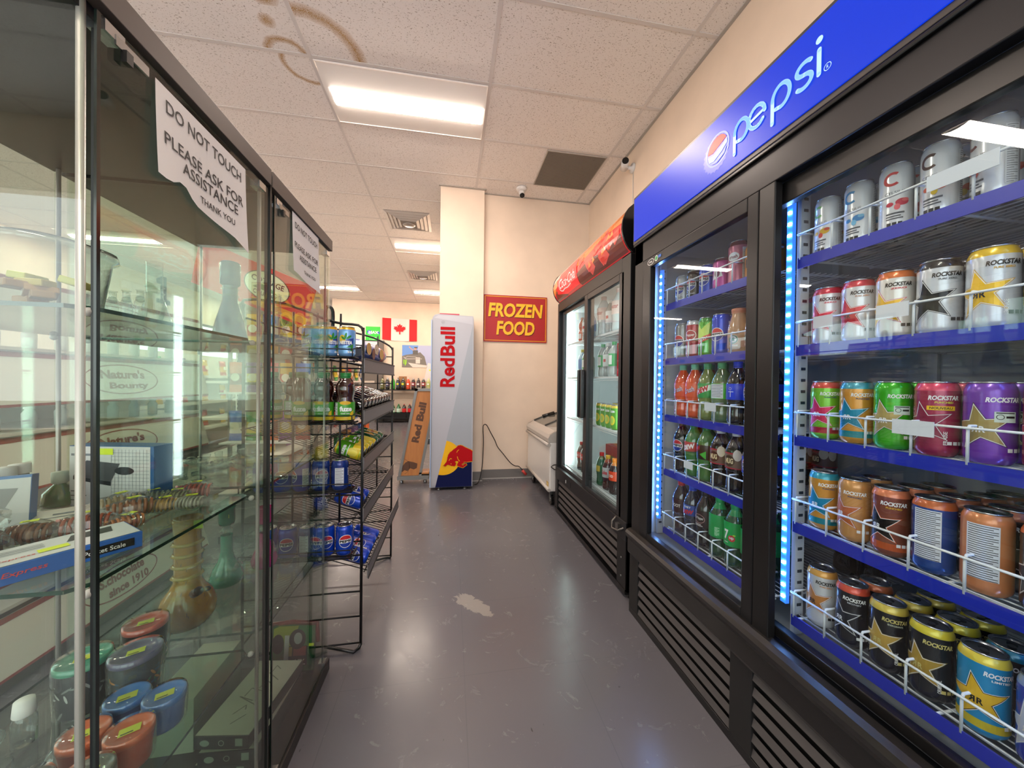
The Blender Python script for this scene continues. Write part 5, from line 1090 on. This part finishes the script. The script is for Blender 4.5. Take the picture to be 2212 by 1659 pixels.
jar('orange jar with yellow sticker at the front edge of the lower case shelf', -.556, .728, 2, .033, .062, '#c8501c', '#e0672a'); jar('orange jar tucked behind the case corner rod', -.628, .733, 2, .033, .062, '#c8501c', '#e0672a')
jar('grey lidded jar at the very bottom of the lower case shelf', -.560, .655, 2, .033, .062, '#1b1f26', '#5a5d56'); jar('black lidded jar left of the grey one on the lower case shelf', -.640, .648, 2, .036, .060, '#141416', '#4a4844')
jar('dark patterned jar with purple lid on the lower case shelf', -.655, .872, 2, .042, .105, '#223038', '#5a5a86', ['#2f7a5a', '#2a5a7a', '#c88a4a']); jar('black jar with teal lid behind the case corner rod', -.745, .868, 2, .042, .105, '#1c1c20', '#3aa88a', ['#d8dcd8', '#8a8f8c'])
jar('dark patterned jar with coral red lid on the lower case shelf', -.705, .965, 2, .040, .11, '#26201c', '#e0604a', ['#8a3028', '#c8a06a', '#3a6a3a'])
def pipe(lab, x, y, k, prof, col, bowl=None, seg=28, extra=None, name='glass_water_pipe', marks=None):
    e = thing(name, lab, 'glass pipe', (x, y, SZ[k])); m = M(col, .12, coat=1.0) if isinstance(col, str) else col
    m1 = MB(); m1.lathe(prof, m, seg)
    if marks:
        rn = random.Random(5)
        for _ in range(60):
            z = rn.uniform(.01, prof[-1][1]-.02); a = rn.uniform(0, 2*PI); i = max(j for j in range(len(prof)) if prof[j][1] <= z); i = min(i, len(prof)-2); (r0, z0), (r1, z1) = prof[i], prof[i+1]; rr = r0+(r1-r0)*(z-z0)/max(1e-6, z1-z0)+.0006; l = rn.uniform(.004, .012); w_ = .0009
            a2 = a+rn.uniform(-.15, .15); m1.add([(rr*math.cos(a), rr*math.sin(a), z), (rr*math.cos(a+w_/rr), rr*math.sin(a+w_/rr), z), (rr*math.cos(a2+w_/rr), rr*math.sin(a2+w_/rr), z+l), (rr*math.cos(a2), rr*math.sin(a2), z+l)], [(0, 1, 2, 3)], M(marks, .5))
    m1.build('body', e)
    if extra: extra(e)
    return e
def orex(e):
    m1 = MB(); m1.tube([(.035, -.03, .10), (.055, -.045, .115)], .011, M('#4a3a34', .3), 12); m1.tube([(.055, -.045, .115), (.085, -.055, .125)], .006, CLEAR, 10); m1.build('bowl', e)
    s = MB(); s.add([(.03, -.026, .275), (.044, -.012, .27), (.044, -.012, .295), (.03, -.026, .297)], [(0, 1, 2, 3)], YTAG); s.build('price_sticker', e)
    s = MB()
    for k in range(4): s.lathe([(.031, .135+.03*k), (.0365, .139+.03*k), (.031, .145+.03*k)], M('#e0a22a', .15, coat=1), 20)
    s.build('rings', e)
pipe('tall amber glass pipe with dark flecks and round base on the lower case shelf', -.715, 1.115, 2, [(.0001, .002), (.03, .0), (.052, .008), (.063, .03), (.064, .055), (.054, .085), (.038, .108), (.031, .125), (.0295, .15), (.030, .2), (.0295, .26), (.033, .285), (.033, .297), (.028, .299), (.027, .28)], '#e08c0c', marks='#5a2f10', extra=orex)
def tx(c, zb):
    def f(e):
        m1 = MB(); m1.tube([(.0, -.0, zb-.005), (.0, 0, zb+.03)], .010, CLEAR, 12); m1.lathe([(.012, zb+.0), (.02, zb+.012), (.012, zb+.024)], CLEAR, 16); m1.build('neck', e)
        m2 = MB(); m2.lathe([(.0001, zb+.035), (.021, zb+.035), (.023, zb+.045), (.023, zb+.088), (.025, zb+.092), (.022, zb+.093)], M(c, .15, coat=1), 24); m2.build('mouthpiece', e)
        s = MB(); s.add([(.015, -.018, zb+.06), (.022, -.006, zb+.06), (.022, -.006, zb+.072), (.015, -.018, zb+.072)], [(0, 1, 2, 3)], YTAG); s.build('price_sticker', e)
        t = MB(); t.tube([(.03, -.02, .05), (.05, -.035, .075)], .006, CLEAR, 8); t.ball((.055, -.038, .08), .011, CLEAR, 10); t.build('bowl', e)
    return f
pipe('teal and clear glass pipe behind the amber pipe', -.73, 1.315, 2, [(.0001, .002), (.03, 0), (.044, .008), (.046, .03), (.036, .06), (.022, .085), (.017, .11), (.0165, .13), (.0165, .165)], '#2f9a80', extra=tx('#1f7a66', .165))
pipe('pink and clear glass pipe near the far side of the farther case', -.665, 1.42, 2, [(.0001, .002), (.028, 0), (.040, .008), (.042, .03), (.034, .055), (.022, .08), (.016, .1), (.016, .125)], '#d0308a', extra=tx('#e0408a', .125))
def flask(lab, x, y, k, h, rb, rt_, m=None, cup=None, zc=None):
    e = thing('glass_water_pipe', lab, 'glass pipe', (x, y, SZ[k])); m1 = MB(); m1.lathe([(.0001, .001), (rb*.95, 0), (rb, .006), (rb*.75, h*.3), (rt_*1.05, h*.55), (rt_, h*.62), (rt_, h), (rt_*1.12, h+.003)], m or CLEAR, 24); m1.build('body', e)
    m1 = MB()
    for q in (.60, .68): m1.lathe([(rt_, h*q), (rt_*1.25, h*(q+.012)), (rt_, h*(q+.024))], CLEAR, 18)
    m1.tube([(rb*.5, -rb*.3, h*.25), (rb*1.2, -rb*.8, h*.5)], .005, CLEAR, 8); m1.build('rings', e)
    if cup: m1 = MB(); m1.lathe([(rt_*1.02, h-.075), (rt_*1.35, h-.07), (rt_*1.4, h-.004), (rt_*1.3, h)], M(cup, .2, coat=.8), 24); m1.build('coloured_mouth', e)
    return e
flask('clear glass pipe with purple cup mouth and purple base on the top case shelf', -.715, 1.30, 0, .275, .052, .020, M('#5a63a8', .15, coat=1), '#6a62a8')
flask('clear glass beaker pipe on the top case shelf, nearest the wire rack', -.63, 1.41, 0, .20, .05, .018); flask('small clear glass beaker pipe behind the purple one', -.78, 1.42, 0, .22, .045, .018); flask('clear glass pipe on the top shelf near the joint of both cases', -.80, 1.12, 0, .21, .045, .017)
def vial(lab, x, y, k, h=.07, r=.011, m=None):
    e = thing('glass_vial', lab, 'glass vial', (x, y, SZ[k])); m1 = MB(); m1.lathe([(.0001, .0), (r, .0), (r, h*.7), (r*.6, h*.8), (r*.6, h), (r*.8, h+.002)], m or CLEAR, 14); m1.ball((0, 0, h*.8), r*.75, CLEAR, 10); m1.build('body', e)
for j in range(5): vial(f'small clear glass vial, {ORD[j]} in the row on the top shelf of the nearer case', -.80+.035*j, .935-.012*j, 0, .085, .010)
# top shelf of the nearer case: clear tub and packets
e = thing('clear_tub', 'clear plastic tub of yellow pieces on the top shelf of the nearer case', 'tub', (-.62, .66, SZ[0])); m1 = MB(); m1.lathe([(.0001, .001), (.06, 0), (.072, .085), (.08, .09), (.078, .10), (.04, .112), (.0001, .114)], CLEAR, 28); m1.build('tub_body', e)
rn = random.Random(11)
for k in range(7):
    m1 = MB(); a = rn.uniform(0, 6.28); q = rn.uniform(.0, .04); m1.T = Matrix.Translation((q*math.cos(a), q*math.sin(a), .012+.006*k)) @ Matrix.Rotation(rn.uniform(0, 3), 4, 'Z') @ Matrix.Rotation(rn.uniform(-.5, .5), 4, 'X'); m1.box(-.017, .017, -.012, .012, 0, .011, M(rn.choice(['#c9a83a', '#d8cc5a', '#b8824a']), .35)); m1.build('yellow_piece', e, bevel=.002)
e = thing('dark_jar', 'dark round dish on the top shelf edge of the nearer case', 'dish', (-.66, .80, SZ[0])); MB().lathe([(.0001, 0), (.035, 0), (.042, .006), (.03, .012), (.0001, .013)], M('#26221f', .4), 22).build('dish_body', e)
for j, (y, z, s) in enumerate(((.985, 1.30, 1), (.80, 1.36, 1.25))):
    e = thing('numeral_sticker', ['dark numeral 1 standing sticker in the middle of the back glass', 'larger dark numeral 1 sticker near the left edge of the picture'][j], 'sticker', (CXB+.006, (1.32, .75)[j], (1.44, 1.40)[j])); m1 = MB(); kk = (.055, .06)[j]
    pts = [(-.5, .0), (.5, .0), (.5, .25), (.22, .25), (.22, 1.6), (-.1, 1.6), (-.5, 1.35), (-.5, 1.12), (-.2, 1.12), (-.2, .25), (-.5, .25)]
    m1.prism([(a*kk, b_*kk-.05) for a, b_ in pts], 'x', 0, .001, M('#5a5048', .6)); m1.build('vinyl', e)
# boxes on the middle shelf
def carton(name, lab, x, y, z, sx, sy, sz, body, rz=0, faces=None, cat='box', bev=.0008, tilt=0):
    e = thing(name, lab, cat, (x, y, z)); m1 = MB(); b = M(body, .5) if isinstance(body, str) else body; m1.box(-sx/2, sx/2, -sy/2, sy/2, 0, sz, b); m1.build('carton', e, bevel=bev)
    if faces:
        m2 = MB(); 
        for O, U, V, L_ in faces: marks_flat(m2, O, U, V, L_, .0006, .0003)
        m2.build('print', e)
    e.rotation_euler = (tilt, 0, rz); return e
G1 = M('#55565a', .4); G2 = M('#2f3338', .4); LN = M('#7a7f86', .6)
carton('scale_box', 'upright white and blue box with a grey pocket scale picture in the nearer case', -.745, .955, SZ[1], .19, .045, .135, '#2c5f96', rz=R(-10), faces=[((0, -.0225, .0675), (1, 0, 0), (0, 0, 1), [(M('#d9d8d6', .6), rect(-.094, .088, -.066, .066)), (LN, sum([rect(.0+.008*i, .0006+.008*i, -.06, .06) for i in range(11)], [])+sum([rect(-.0, .086, -.06+.008*i, -.0594+.008*i) for i in range(15)], [])+rect(-.09, -.03, .045, .05)),
   (G1, poly([(-.085, .0), (-.055, .035), (.02, .028), (.0, -.012)])), (G2, poly([(-.085, .0), (.0, -.012), (.0, -.022), (-.085, -.008)])+ell(.03, .012, .022, .009)+rect(-.09, -.06, -.035, -.033)+rect(-.09, -.055, -.045, -.043)+rect(-.09, -.06, -.055, -.053)), (YTAG, rect(-.035, .005, .048, .062))])])
carton('scale_box', 'flat blue and white pocket scale box at the front of the middle shelf', -.600, .672, SZ[1], .15, .085, .026, '#2a63b4', rz=R(52), faces=[((0, 0, .026), (1, 0, 0), (0, 1, 0), [(M('#d7d9dc', .5), rect(-.073, .073, -.040, .041)), (G2, poly([(-.0, .0), (.05, .0), (.055, .03), (.01, .03)])), (M('#d84a4a', .5), T('Express', -.05, -.02, .035, .01, .01, .2)), (YTAG, rect(-.03, .0, -.022, -.006)), (LN, rect(-.06, -.02, .02, .022)+rect(-.06, -.02, .012, .014)+rect(-.06, -.02, .004, .006))]),
   ((0, -.0425, .013), (1, 0, 0), (0, 0, 1), [(K_, rect(.005, .065, -.007, .006)), (W_, T('Pocket Scale', .032, -.001, .045, .007, .01)), (M('#d84a4a', .5), T('Express', -.045, 0, .04, .009, .01, .2))]), ((.075, 0, .013), (0, 1, 0), (0, 0, 1), [(K_, rect(.0, .036, -.004, .008)), (W_, T('Pocket Scale', .018, .002, .03, .006, .01)), (G2, T('CE', -.02, 0, .014, .009))])])
carton('scale_box', 'white box with a silver digital scale picture at the left edge of the middle shelf', -.83, .775, SZ[1], .13, .03, .105, '#5a83b8', rz=R(28), tilt=R(-8), faces=[((0, -.015, .052), (1, 0, 0), (0, 0, 1), [(M('#d2d3d4', .6), rect(-.064, .064, -.051, .048)), (M('#8f9194', .4), poly([(-.01, .035), (.05, .03), (.03, -.02), (-.03, -.012)])), (G2, poly([(-.03, -.014), (.03, -.022), (.024, -.042), (-.038, -.034)])), (M('#4f6aa8', .4), rect(-.03, -.004, -.034, -.018)), (K_, ell(.01, .01, .008))])])
carton('white_box', 'low white box lying behind the wrapped glass coils in the nearer case', -.72, .84, SZ[1], .13, .10, .022, '#dcd6cc', rz=R(35), faces=[((0, -.05, .011), (1, 0, 0), (0, 0, 1), [(G2, ell(-.03, 0, .004)+ell(.03, 0, .004))]), ((0, 0, .022), (1, 0, 0), (0, 1, 0), [(LN, rect(-.05, .04, -.02, -.015)+rect(-.04, .0, .0, .01))])])
e = thing('green_bottle', 'small green bottle with pale cap behind the boxes in the nearer case', 'bottle', (-.865, .955, SZ[1])); MB().lathe([(.0001, 0), (.026, 0), (.028, .006), (.026, .03), (.010, .048), (.010, .055)], M('#0f6a2a', .1, coat=1), 22).build('bottle_body', e); MB().lathe([(.011, .05), (.013, .052), (.013, .075), (.0001, .077)], M('#bfc9b8', .4), 16).build('cap', e)
for j, (x, y) in enumerate(((-.89, .83), (-.88, .87), (-.885, .90))):
    e = thing('pill_bottle', f'small bottle with white cap, {ORD[j]} behind the silver scale box', 'bottle', (x, y, SZ[1])); MB().lathe([(.0001, 0), (.018, 0), (.018, .07), (.012, .085), (.012, .09)], M('#8a8f86', .2, coat=.5), 16).build('bottle_body', e); MB().lathe([(.015, .087), (.015, .106), (.0001, .107)], WHITE, 16).build('cap', e)
# wrapped glass coils
def coil(lab, x, y, k, c, rz, s=1):
    e = thing('glass_coil', lab, 'glass ornament', (x, y, SZ[k]+.020*s)); e.rotation_euler = (0, 0, rz); m1 = MB(); pts = [(-.03*s+.06*s*i/60, .016*s*math.sin(i*.75)*(1-.35*abs(i/60-.5)), .016*s*math.cos(i*.75)*(1-.35*abs(i/60-.5))) for i in range(61)]
    m1.tube(pts, .0028*s, M(c, .12, coat=1), 6); m1.ball((0, 0, 0), .0135*s, M(c, .2, coat=1), 12); m1.build('coil_body', e)
    f = MB(); rn = random.Random(int(x*999)); pr = [(.0001, -.05*s)]+[(.024*s*(.8+.35*rn.random())*math.sin(PI*t/8)+.004, -.05*s+.1*s*t/8) for t in range(1, 8)]+[(.0001, .05*s)]
    f.T = Matrix.Rotation(PI/2, 4, 'Y'); f.lathe(pr, BAGM, 9, smooth=False); o = f.build('plastic_wrap', e); o.scale = (1, 1, .8)
    st = MB(); sticker(st, .005, 0, .0215*s, .3, .02, .013); st.build('price_sticker', e); return e
COI = [('wrapped brown glass coil nearest the black bag', -.715, .735, '#8a4a1c', .3, 1), ('wrapped orange glass coil behind the corner rod', -.655, .765, '#b0461c', .5, 1.05), ('wrapped amber glass coil behind the flat blue box', -.60, .775, '#c8743a', 1.0, .8),
   ('wrapped pale glass coil beside the upright scale box', -.69, .875, '#b8a07a', .9, 1.1), ('wrapped copper glass coil with a yellow sticker', -.645, .845, '#b0683a', .8, 1.05), ('wrapped clear grey glass coil in front of the upright scale box', -.66, .915, '#7a8a7a', .6, .95), ('wrapped gold glass coil in the middle of the shelf', -.61, .875, '#c89a3a', .4, .8),
   ('wrapped olive glass coil near the shelf centre', -.62, .925, '#8a8a5a', .2, .85), ('wrapped red glass coil farthest right on the shelf', -.60, .955, '#b04a34', .3, 1.05), ('wrapped clear glass coil near the front edge', -.565, .885, '#a8a890', .1, .8)]
for lb, x, y, c, rz, s in COI: coil(lb+' on the middle shelf', x, y, 1, c, rz, s)
e = thing('black_bag', 'black item in a crumpled clear bag at the left edge of the middle shelf', 'bag', (-.745, .655, SZ[1])); m1 = MB(); rn = random.Random(2); m1.lathe([(.0001, 0)]+[(.05*(.75+.4*rn.random()), .01+.012*i) for i in range(5)]+[(.0001, .072)], M('#1f1f22', .3, coat=.5), 9, smooth=False); m1.build('contents', e)
m1 = MB(); m1.lathe([(.0001, 0)]+[(.062*(.8+.4*rn.random()), .01+.016*i) for i in range(5)]+[(.0001, .09)], BAGM, 9, smooth=False); m1.build('clear_bag', e)
# clear glass pieces
def bubble(lab, x, y, k, s=1, m=None):
    e = thing('clear_glass_pipe', lab, 'glass pipe', (x, y, SZ[k]+.012*s)); m1 = MB(); m = m or CLEAR
    m1.tube([(-.05*s, 0, .0), (-.02*s, .004, .0), (.02*s, 0, .0), (.055*s, 0, .006)], .007*s, m, 10); m1.ball((.035*s, 0, .008), .017*s, m, 12); m1.tube([(-.02*s, 0, 0), (-.025*s, .0, .035*s)], .009*s, m, 10, r1=.013*s); m1.build('pipe_body', e); e.rotation_euler = (0, 0, random.uniform(0, 3)); return e
for j in range(7): bubble(f'clear glass hand pipe, {ORD[j]} from the left on the middle shelf of the farther case', -.80+.045*(j % 4), 1.10+.05*j, 1, .9)
for j, (x, y) in enumerate(((-.76, .70), (-.80, .76), (-.70, .72), (-.83, .68))): bubble(f'clear glass hand pipe, {ORD[j]} on the lower shelf left of the jars', x, y, 2, 1.0)
e = thing('white_cap_vial', 'clear glass pipe with white cap lying left of the teal lidded jar', 'glass pipe', (-.78, .80, SZ[2])); MB().lathe([(.0001, 0), (.016, 0), (.016, .045), (.010, .055)], CLEAR, 16).build('body', e); MB().lathe([(.013, .052), (.015, .055), (.013, .08), (.0001, .08)], WHITE, 16).build('cap', e)
# bottom of the cases
def tray(lab, x, y, z, rz, tilt, c1, c2, txt=None):
    e = thing('printed_tray', lab, 'tray', (x, y, z)); m1 = MB(); m1.box(-.08, .08, -.006, .006, 0, .17, M(c1, .4, coat=.3))
    L_ = [(M('#8a8f2a', .4), poly([(-.07, .09), (-.07, .155), (-.05, .163), (.02, .163), (.0, .09)])), (M('#1f6a3a', .4), poly([(.02, .163), (.06, .16), (.073, .14), (.073, .02), (.04, .02), (.04, .1)])), (M('#141414', .4), rect(-.02, .055, .02, .09)), (M('#8a2a24', .4), rect(.005, .05, .055, .088)), (M('#8a7a24', .4), rect(-.015, .0, .055, .088)),
          (M('#151515', .5), ell(.018, .115, .030, .036)+ell(-.052, .10, .022, .035)), (M('#8b8f8c', .5), ell(.020, .118, .015, .021)), (M('#d8d8d4', .5), T('LEY', .03, .036, .035, .014, .03)+rect(.0, .05, .024, .0265))]
    marks_flat(m1, (0, -.006, 0), (1, 0, 0), (0, 0, 1), L_, .0006, .0003); m1.build('tray_plate', e)
    f = MB(); f.tube([(-.08, -.004, .17), (.0, -.008, .178), (.085, -.004, .168), (.09, -.0, .10)], .008, glass('red_film', '#e8a0a0', 1.2, .25, '#b84a44'), 7); f.build('plastic_wrap', e)
    s = MB(); s.box(-.028, -.012, -.009, -.007, -.0, .13, M('#b5b2aa', .7)); s.box(.06, .078, -.0085, -.0075, .088, .098, YTAG); s.build('price_sticker', e)
    e.rotation_euler = (tilt, 0, rz); return e
tray('green, red and yellow printed tray standing at the bottom of the farther case', -.585, 1.455, .046, R(-4), R(-6), '#1f5a34', '#8a8f2a')
for j, (x, y, z, rz) in enumerate(((-.60, 1.225, .0455, -6), (-.592, 1.222, .084, -4), (-.60, 1.228, .1225, -8))):
    carton('flat_box', ['flat dark box with pale lid at the bottom of the stack in the farther case', 'flat dark box with pale lid in the middle of the stack in the farther case', 'flat dark box with scribbled pale top, topmost of the stack in the farther case'][j], x, y, z, .15, .27, .036, '#22252a', rz=R(rz), faces=[((0, 0, .036), (1, 0, 0), (0, 1, 0), [(M('#b9b4a6', .6), rect(-.073, .073, -.132, .132)), (M('#77746a', .6), sum([band([(random.uniform(-.05, .05), -.10+.03*i), (random.uniform(-.05, .05), -.07+.03*i), (random.uniform(-.04, .05), -.085+.03*i)], .003) for i in range(7)], []))]), ((0, -.135, .018), (1, 0, 0), (0, 0, 1), [(M('#9fa39c', .5), ell(-.045, .0, .013, .009)+rect(.038, .058, -.009, .012)+ring(.0, 0, .008, .008, .002))])])
carton('white_sheet', 'white printed card leaning on the bottom of the nearer case', -.66, 1.30, .26, .001, .001, .001, '#b9b4a6') if False else None
e = thing('pale_box', 'pale flat box behind the dark boxes in the farther case', 'box', (-.80, 1.30, .0455)); MB().box(-.06, .06, -.12, .12, 0, .16, M('#bdb9aa', .5)).build('carton', e, bevel=.001)
for j, (x, y) in enumerate(((-.60, .66), (-.68, .80), (-.75, .68))): carton('flat_box', f'dark grey flat box, {ORD[j]} on the bottom of the nearer case', x, y, .0455, .12, .13, .035, ['#3a3f3a', '#4a443c', '#2f3338'][j], rz=R(20*j))

# ================================================================== SHOP BEYOND THE CASES
GW = M('#ddd8d2', .5); SNK = ['#c8302a', '#e0a22a', '#2a6ac8', '#3a9a4a', '#e06a2a', '#7a3a9a', '#e8d04a', '#b8242a', '#2aa0b8', '#f0ece4', '#8a5a34']
def bag_proto(c, c2):
    e = thing('snack_bag', '', None); m1 = MB(); n = 8; vs = []
    for j in range(n+1):
        t = j/n; d_ = .035*math.sin(PI*t)**.6+.002; wv = .075-.006*math.sin(PI*t)
        vs.append([( -d_*(1-abs(2*u-1)**2), (u-.5)*2*wv, t*.24) for u in [i/8 for i in range(9)]]+[(d_*(1-abs(2*u-1)**2), (u-.5)*2*wv, t*.24) for u in [i/8 for i in range(8, -1, -1)]])
    L_ = len(vs[0]); fl = [p for r_ in vs for p in r_]
    for j in range(n): m1.add([fl[j*L_+i] for i in range(L_)]+[fl[(j+1)*L_+i] for i in range(L_)], [(i, (i+1) % L_, L_+(i+1) % L_, L_+i) for i in range(L_)], M(c2 if 2 <= j <= 4 else c, .3, coat=.3), True)
    m1.build('bag_body', e); m1 = MB(); m1.add([(-.037, .04*math.cos(t), .12+.032*math.sin(t)) for t in [2*PI*k/16 for k in range(16)]], [tuple(range(16))], M('#f2e8d0', .5)); m1.add([(.037, .04*math.cos(t), .12+.032*math.sin(t)) for t in [2*PI*k/16 for k in range(16)]], [tuple(range(16))], M('#f2e8d0', .5)); m1.build('front_print', e)
    return Proto(e)
BAGS = [(n_, bag_proto(c, d)) for n_, c, d in (('red', '#c8302a', '#e0a22a'), ('yellow', '#e0b22a', '#c8302a'), ('blue', '#2a6ac8', '#f0ece4'), ('green', '#3a9a4a', '#e8d04a'), ('orange', '#e06a2a', '#8a2a1a'), ('purple', '#7a3a9a', '#e8d04a'))]
def gondola(lab, x, y0, y1, zs, hh, nm):
    e = thing('snack_shelving', lab, 'shelving', (0, 0, 0)); MB().box(x-.02, x+.02, y0, y1, .0, hh, GW).build('back_panel', e); MB().box(x-.36, x+.36, y0, y1, 0, .10, M('#55504c', .6)).build('plinth', e)
    m1 = MB()
    for y in (y0, y1-.03):
        m1.box(x-.035, x+.035, y, y+.03, 0, hh+.03, GW)
        for k in range(int(hh/.04)): m1.box(x+.0352, x+.036, y+.012, y+.018, .1+k*.04, .118+k*.04, DARK)
        if y == y0:
            for k in range(int(hh/.04)):
                for dx_ in (-.02, .02): m1.box(x+dx_-.003, x+dx_+.003, y-.001, y-.0002, .1+k*.04, .118+k*.04, DARK)
    m1.build('slotted_upright', e)
    for z in zs:
        m1 = MB(); m1.box(x-.34, x-.022, y0+.0, y1, z-.02, z, GW); m1.box(x+.022, x+.34, y0+.0, y1, z-.02, z, GW); m1.box(x+.34, x+.348, y0, y1, z-.035, z+.004, M('#e8e4de', .4)); m1.box(x-.348, x-.34, y0, y1, z-.035, z+.004, M('#e8e4de', .4)); m1.build('shelf_board', e)
    return e
gondola('long white snack shelving unit in the next aisle beyond the wire rack', -1.95, 3.7, 7.9, (.42, .78, 1.12, 1.46), 1.62, 'A')
rn = random.Random(4); SHL = ['lowest', 'second', 'third', 'top']
for k, z in enumerate((.42, .78, 1.12, 1.46)):
    for j in range(10):
        n_, P_ = rn.choice(BAGS); y = 3.86+.42*j*.95
        P_.put(f"{n_} snack bag, {ORD[j]} from near end, {SHL[k]} board of the long shelving", (-1.95+.20, y, z+.001), (0, R(-6), rn.uniform(-.1, .1)+0), cat='snack bag')
for j in range(9):
    c = rn.choice(SNK); e = thing('snack_box', f"snack box, {ORD[j]} from near end, on the plinth of the long shelving", 'box', (-1.72, 3.9+.44*j, .101)); MB().box(-.09, .09, -.14, .14, 0, .22, M(c, .5)).build('carton', e)
gondola('second white shelving unit closer to the shop windows', -3.9, 2.4, 8.2, (.42, .80, 1.18), 1.5, 'B')
for k, z in enumerate((.42, .80, 1.18)):
    for j in range(12):
        n_, P_ = rn.choice(BAGS); P_.put(f"{n_} snack bag, {ORD[j]} from near end, {SHL[k]} board of the window-side shelving", (-3.9+.20, 2.6+.44*j, z+.001), (0, R(-6), rn.uniform(-.1, .1)), cat='snack bag')
# candy and vitamin card displays straight behind the cases
def sign_panel(e, O, U, V, base, L_, w_, h_, nm='sign_panel'):
    m1 = MB(); U, V, O = Vector(U), Vector(V), Vector(O); N_ = U.cross(V).normalized(); c = [O+U*a*w_/2+V*b_*h_/2 for a, b_ in ((-1, -1), (1, -1), (1, 1), (-1, 1))]
    m1.add([tuple(p) for p in c]+[tuple(p-N_*.008) for p in c], [(0, 1, 2, 3), (7, 6, 5, 4), (0, 4, 5, 1), (1, 5, 6, 2), (2, 6, 7, 3), (3, 7, 4, 0)], M(base, .5)); marks_flat(m1, O, U, V, L_, .001, .0006); return m1.build(nm, e)
e = thing('vitamin_display', 'floor display with slanted white header boards behind the nearer glass case', 'display stand', (0, 0, 0)); RDK = M('#8a3a34', .5); VX = -1.62
m1 = MB()
for z in (.30, .62, .94, 1.26): m1.box(VX-.36, VX+.02, 1.50, 2.62, z-.012, z, GW)
m1.build('shelf_board', e); m1 = MB(); m1.box(VX-.38, VX-.36, 1.50, 2.62, 0, 1.5, GW); m1.box(VX-.36, VX, 1.50, 1.515, 0, 1.5, GW) if False else None; m1.box(VX-.37, VX+.03, 1.5, 2.62, 0, .08, M('#6a625a', .6)); m1.build('back_panel', e)
for z in (.16, .50, .82, 1.14, 1.42):
    t = ('Nature\'s', 'Bounty') if z > .4 else ('S.chocolate', 'since 1910')
    L_ = [(RDK, rect(-.55, .55, .085, .105)+rect(-.55, .55, -.105, -.095)+ring(-.02, 0, .2, .075, .006, 4 if False else 28)), (M('#8a4a40', .5), T(t[0], -.02, .025, .24, .045, .04, .1)+T(t[1], .0, -.035, .22, .04, .04, .1))]
    sign_panel(e, (VX+.035, 2.06, z), (0, 1, 0), (-.25, 0, .97), '#d5d0c6', L_, 1.12, .21)
rn = random.Random(9); WB = M('#e8ecea', .35)
e0 = thing('white_bottle', '', None); MB().lathe([(.0001, 0), (.02, 0), (.021, .06), (.012, .075), (.012, .08)], WB, 14).build('bottle_body', e0); MB().lathe([(.016, .078), (.016, .10), (.0001, .101)], WHITE, 14).build('cap', e0); WBP = Proto(e0)
for k, z in enumerate((.62, .94, 1.26)):
    for j in range(8): WBP.put(f"small white bottle, {ORD[j]} on the {SHL[k]} board of the display behind the near case", (VX-.06, 1.62+.12*j, z+.001), (0, 0, 0), cat='bottle')
e = thing('candy_display', 'tall candy stand with red slanted header and oval cottage sign behind the farther case', 'display stand', (0, 0, 0)); KX, KY = -1.28, 2.75
m1 = MB(); m1.box(KX-.30, KX+.22, KY, KY+.4, .0, .05, BLACK)
for x in (KX-.30, KX+.20): m1.box(x, x+.02, KY+.1, KY+.12, .1, 1.7, STEEL)
for z in (.35, .7, 1.05, 1.4): m1.box(KX-.3, KX+.22, KY, KY+.3, z-.01, z, GW)
m1.build('stand_frame', e)
ov = [(M('#d8342c', .5), rect(-.385, .385, -.13, .148)), (M('#e8a02a', .5), rect(.0, .385, -.13, -.08)), (M('#2f3a2c', .5), ell(.08, .02, .155, .10)), (M('#ece6c0', .5), ell(.08, .02, .148, .094)), (M('#2f2a26', .5), T('COTTAGE', .08, .052, .22, .038, .02)), (M('#6a8a4a', .5), poly([(-.01, -.01), (.04, .025), (.09, .028), (.16, -.01)])), (M('#2f2a26', .5), T('COUNTRY', .08, -.035, .16, .028, .01))]
sign_panel(e, (KX-.07, KY-.02, 1.80), (.93, .0, -.37), (.30, -.2, .93), '#d8342c', ov, .78, .30, 'header_sign')
for k, z in enumerate((.35, .7, 1.05, 1.4)):
    for j in range(5):
        n_, P_ = BAGS[(k*2+j) % 6]; P_.put(f"{n_} candy bag, {ORD[j]} on the {SHL[k]} board of the red-headed candy stand", (KX-.24+.11*j, KY+.1, z+.001), (0, 0, PI/2), cat='snack bag').scale = (.7, .7, .9)
for o in bpy.data.objects:
    if o.type == 'MESH': o.data.validate()
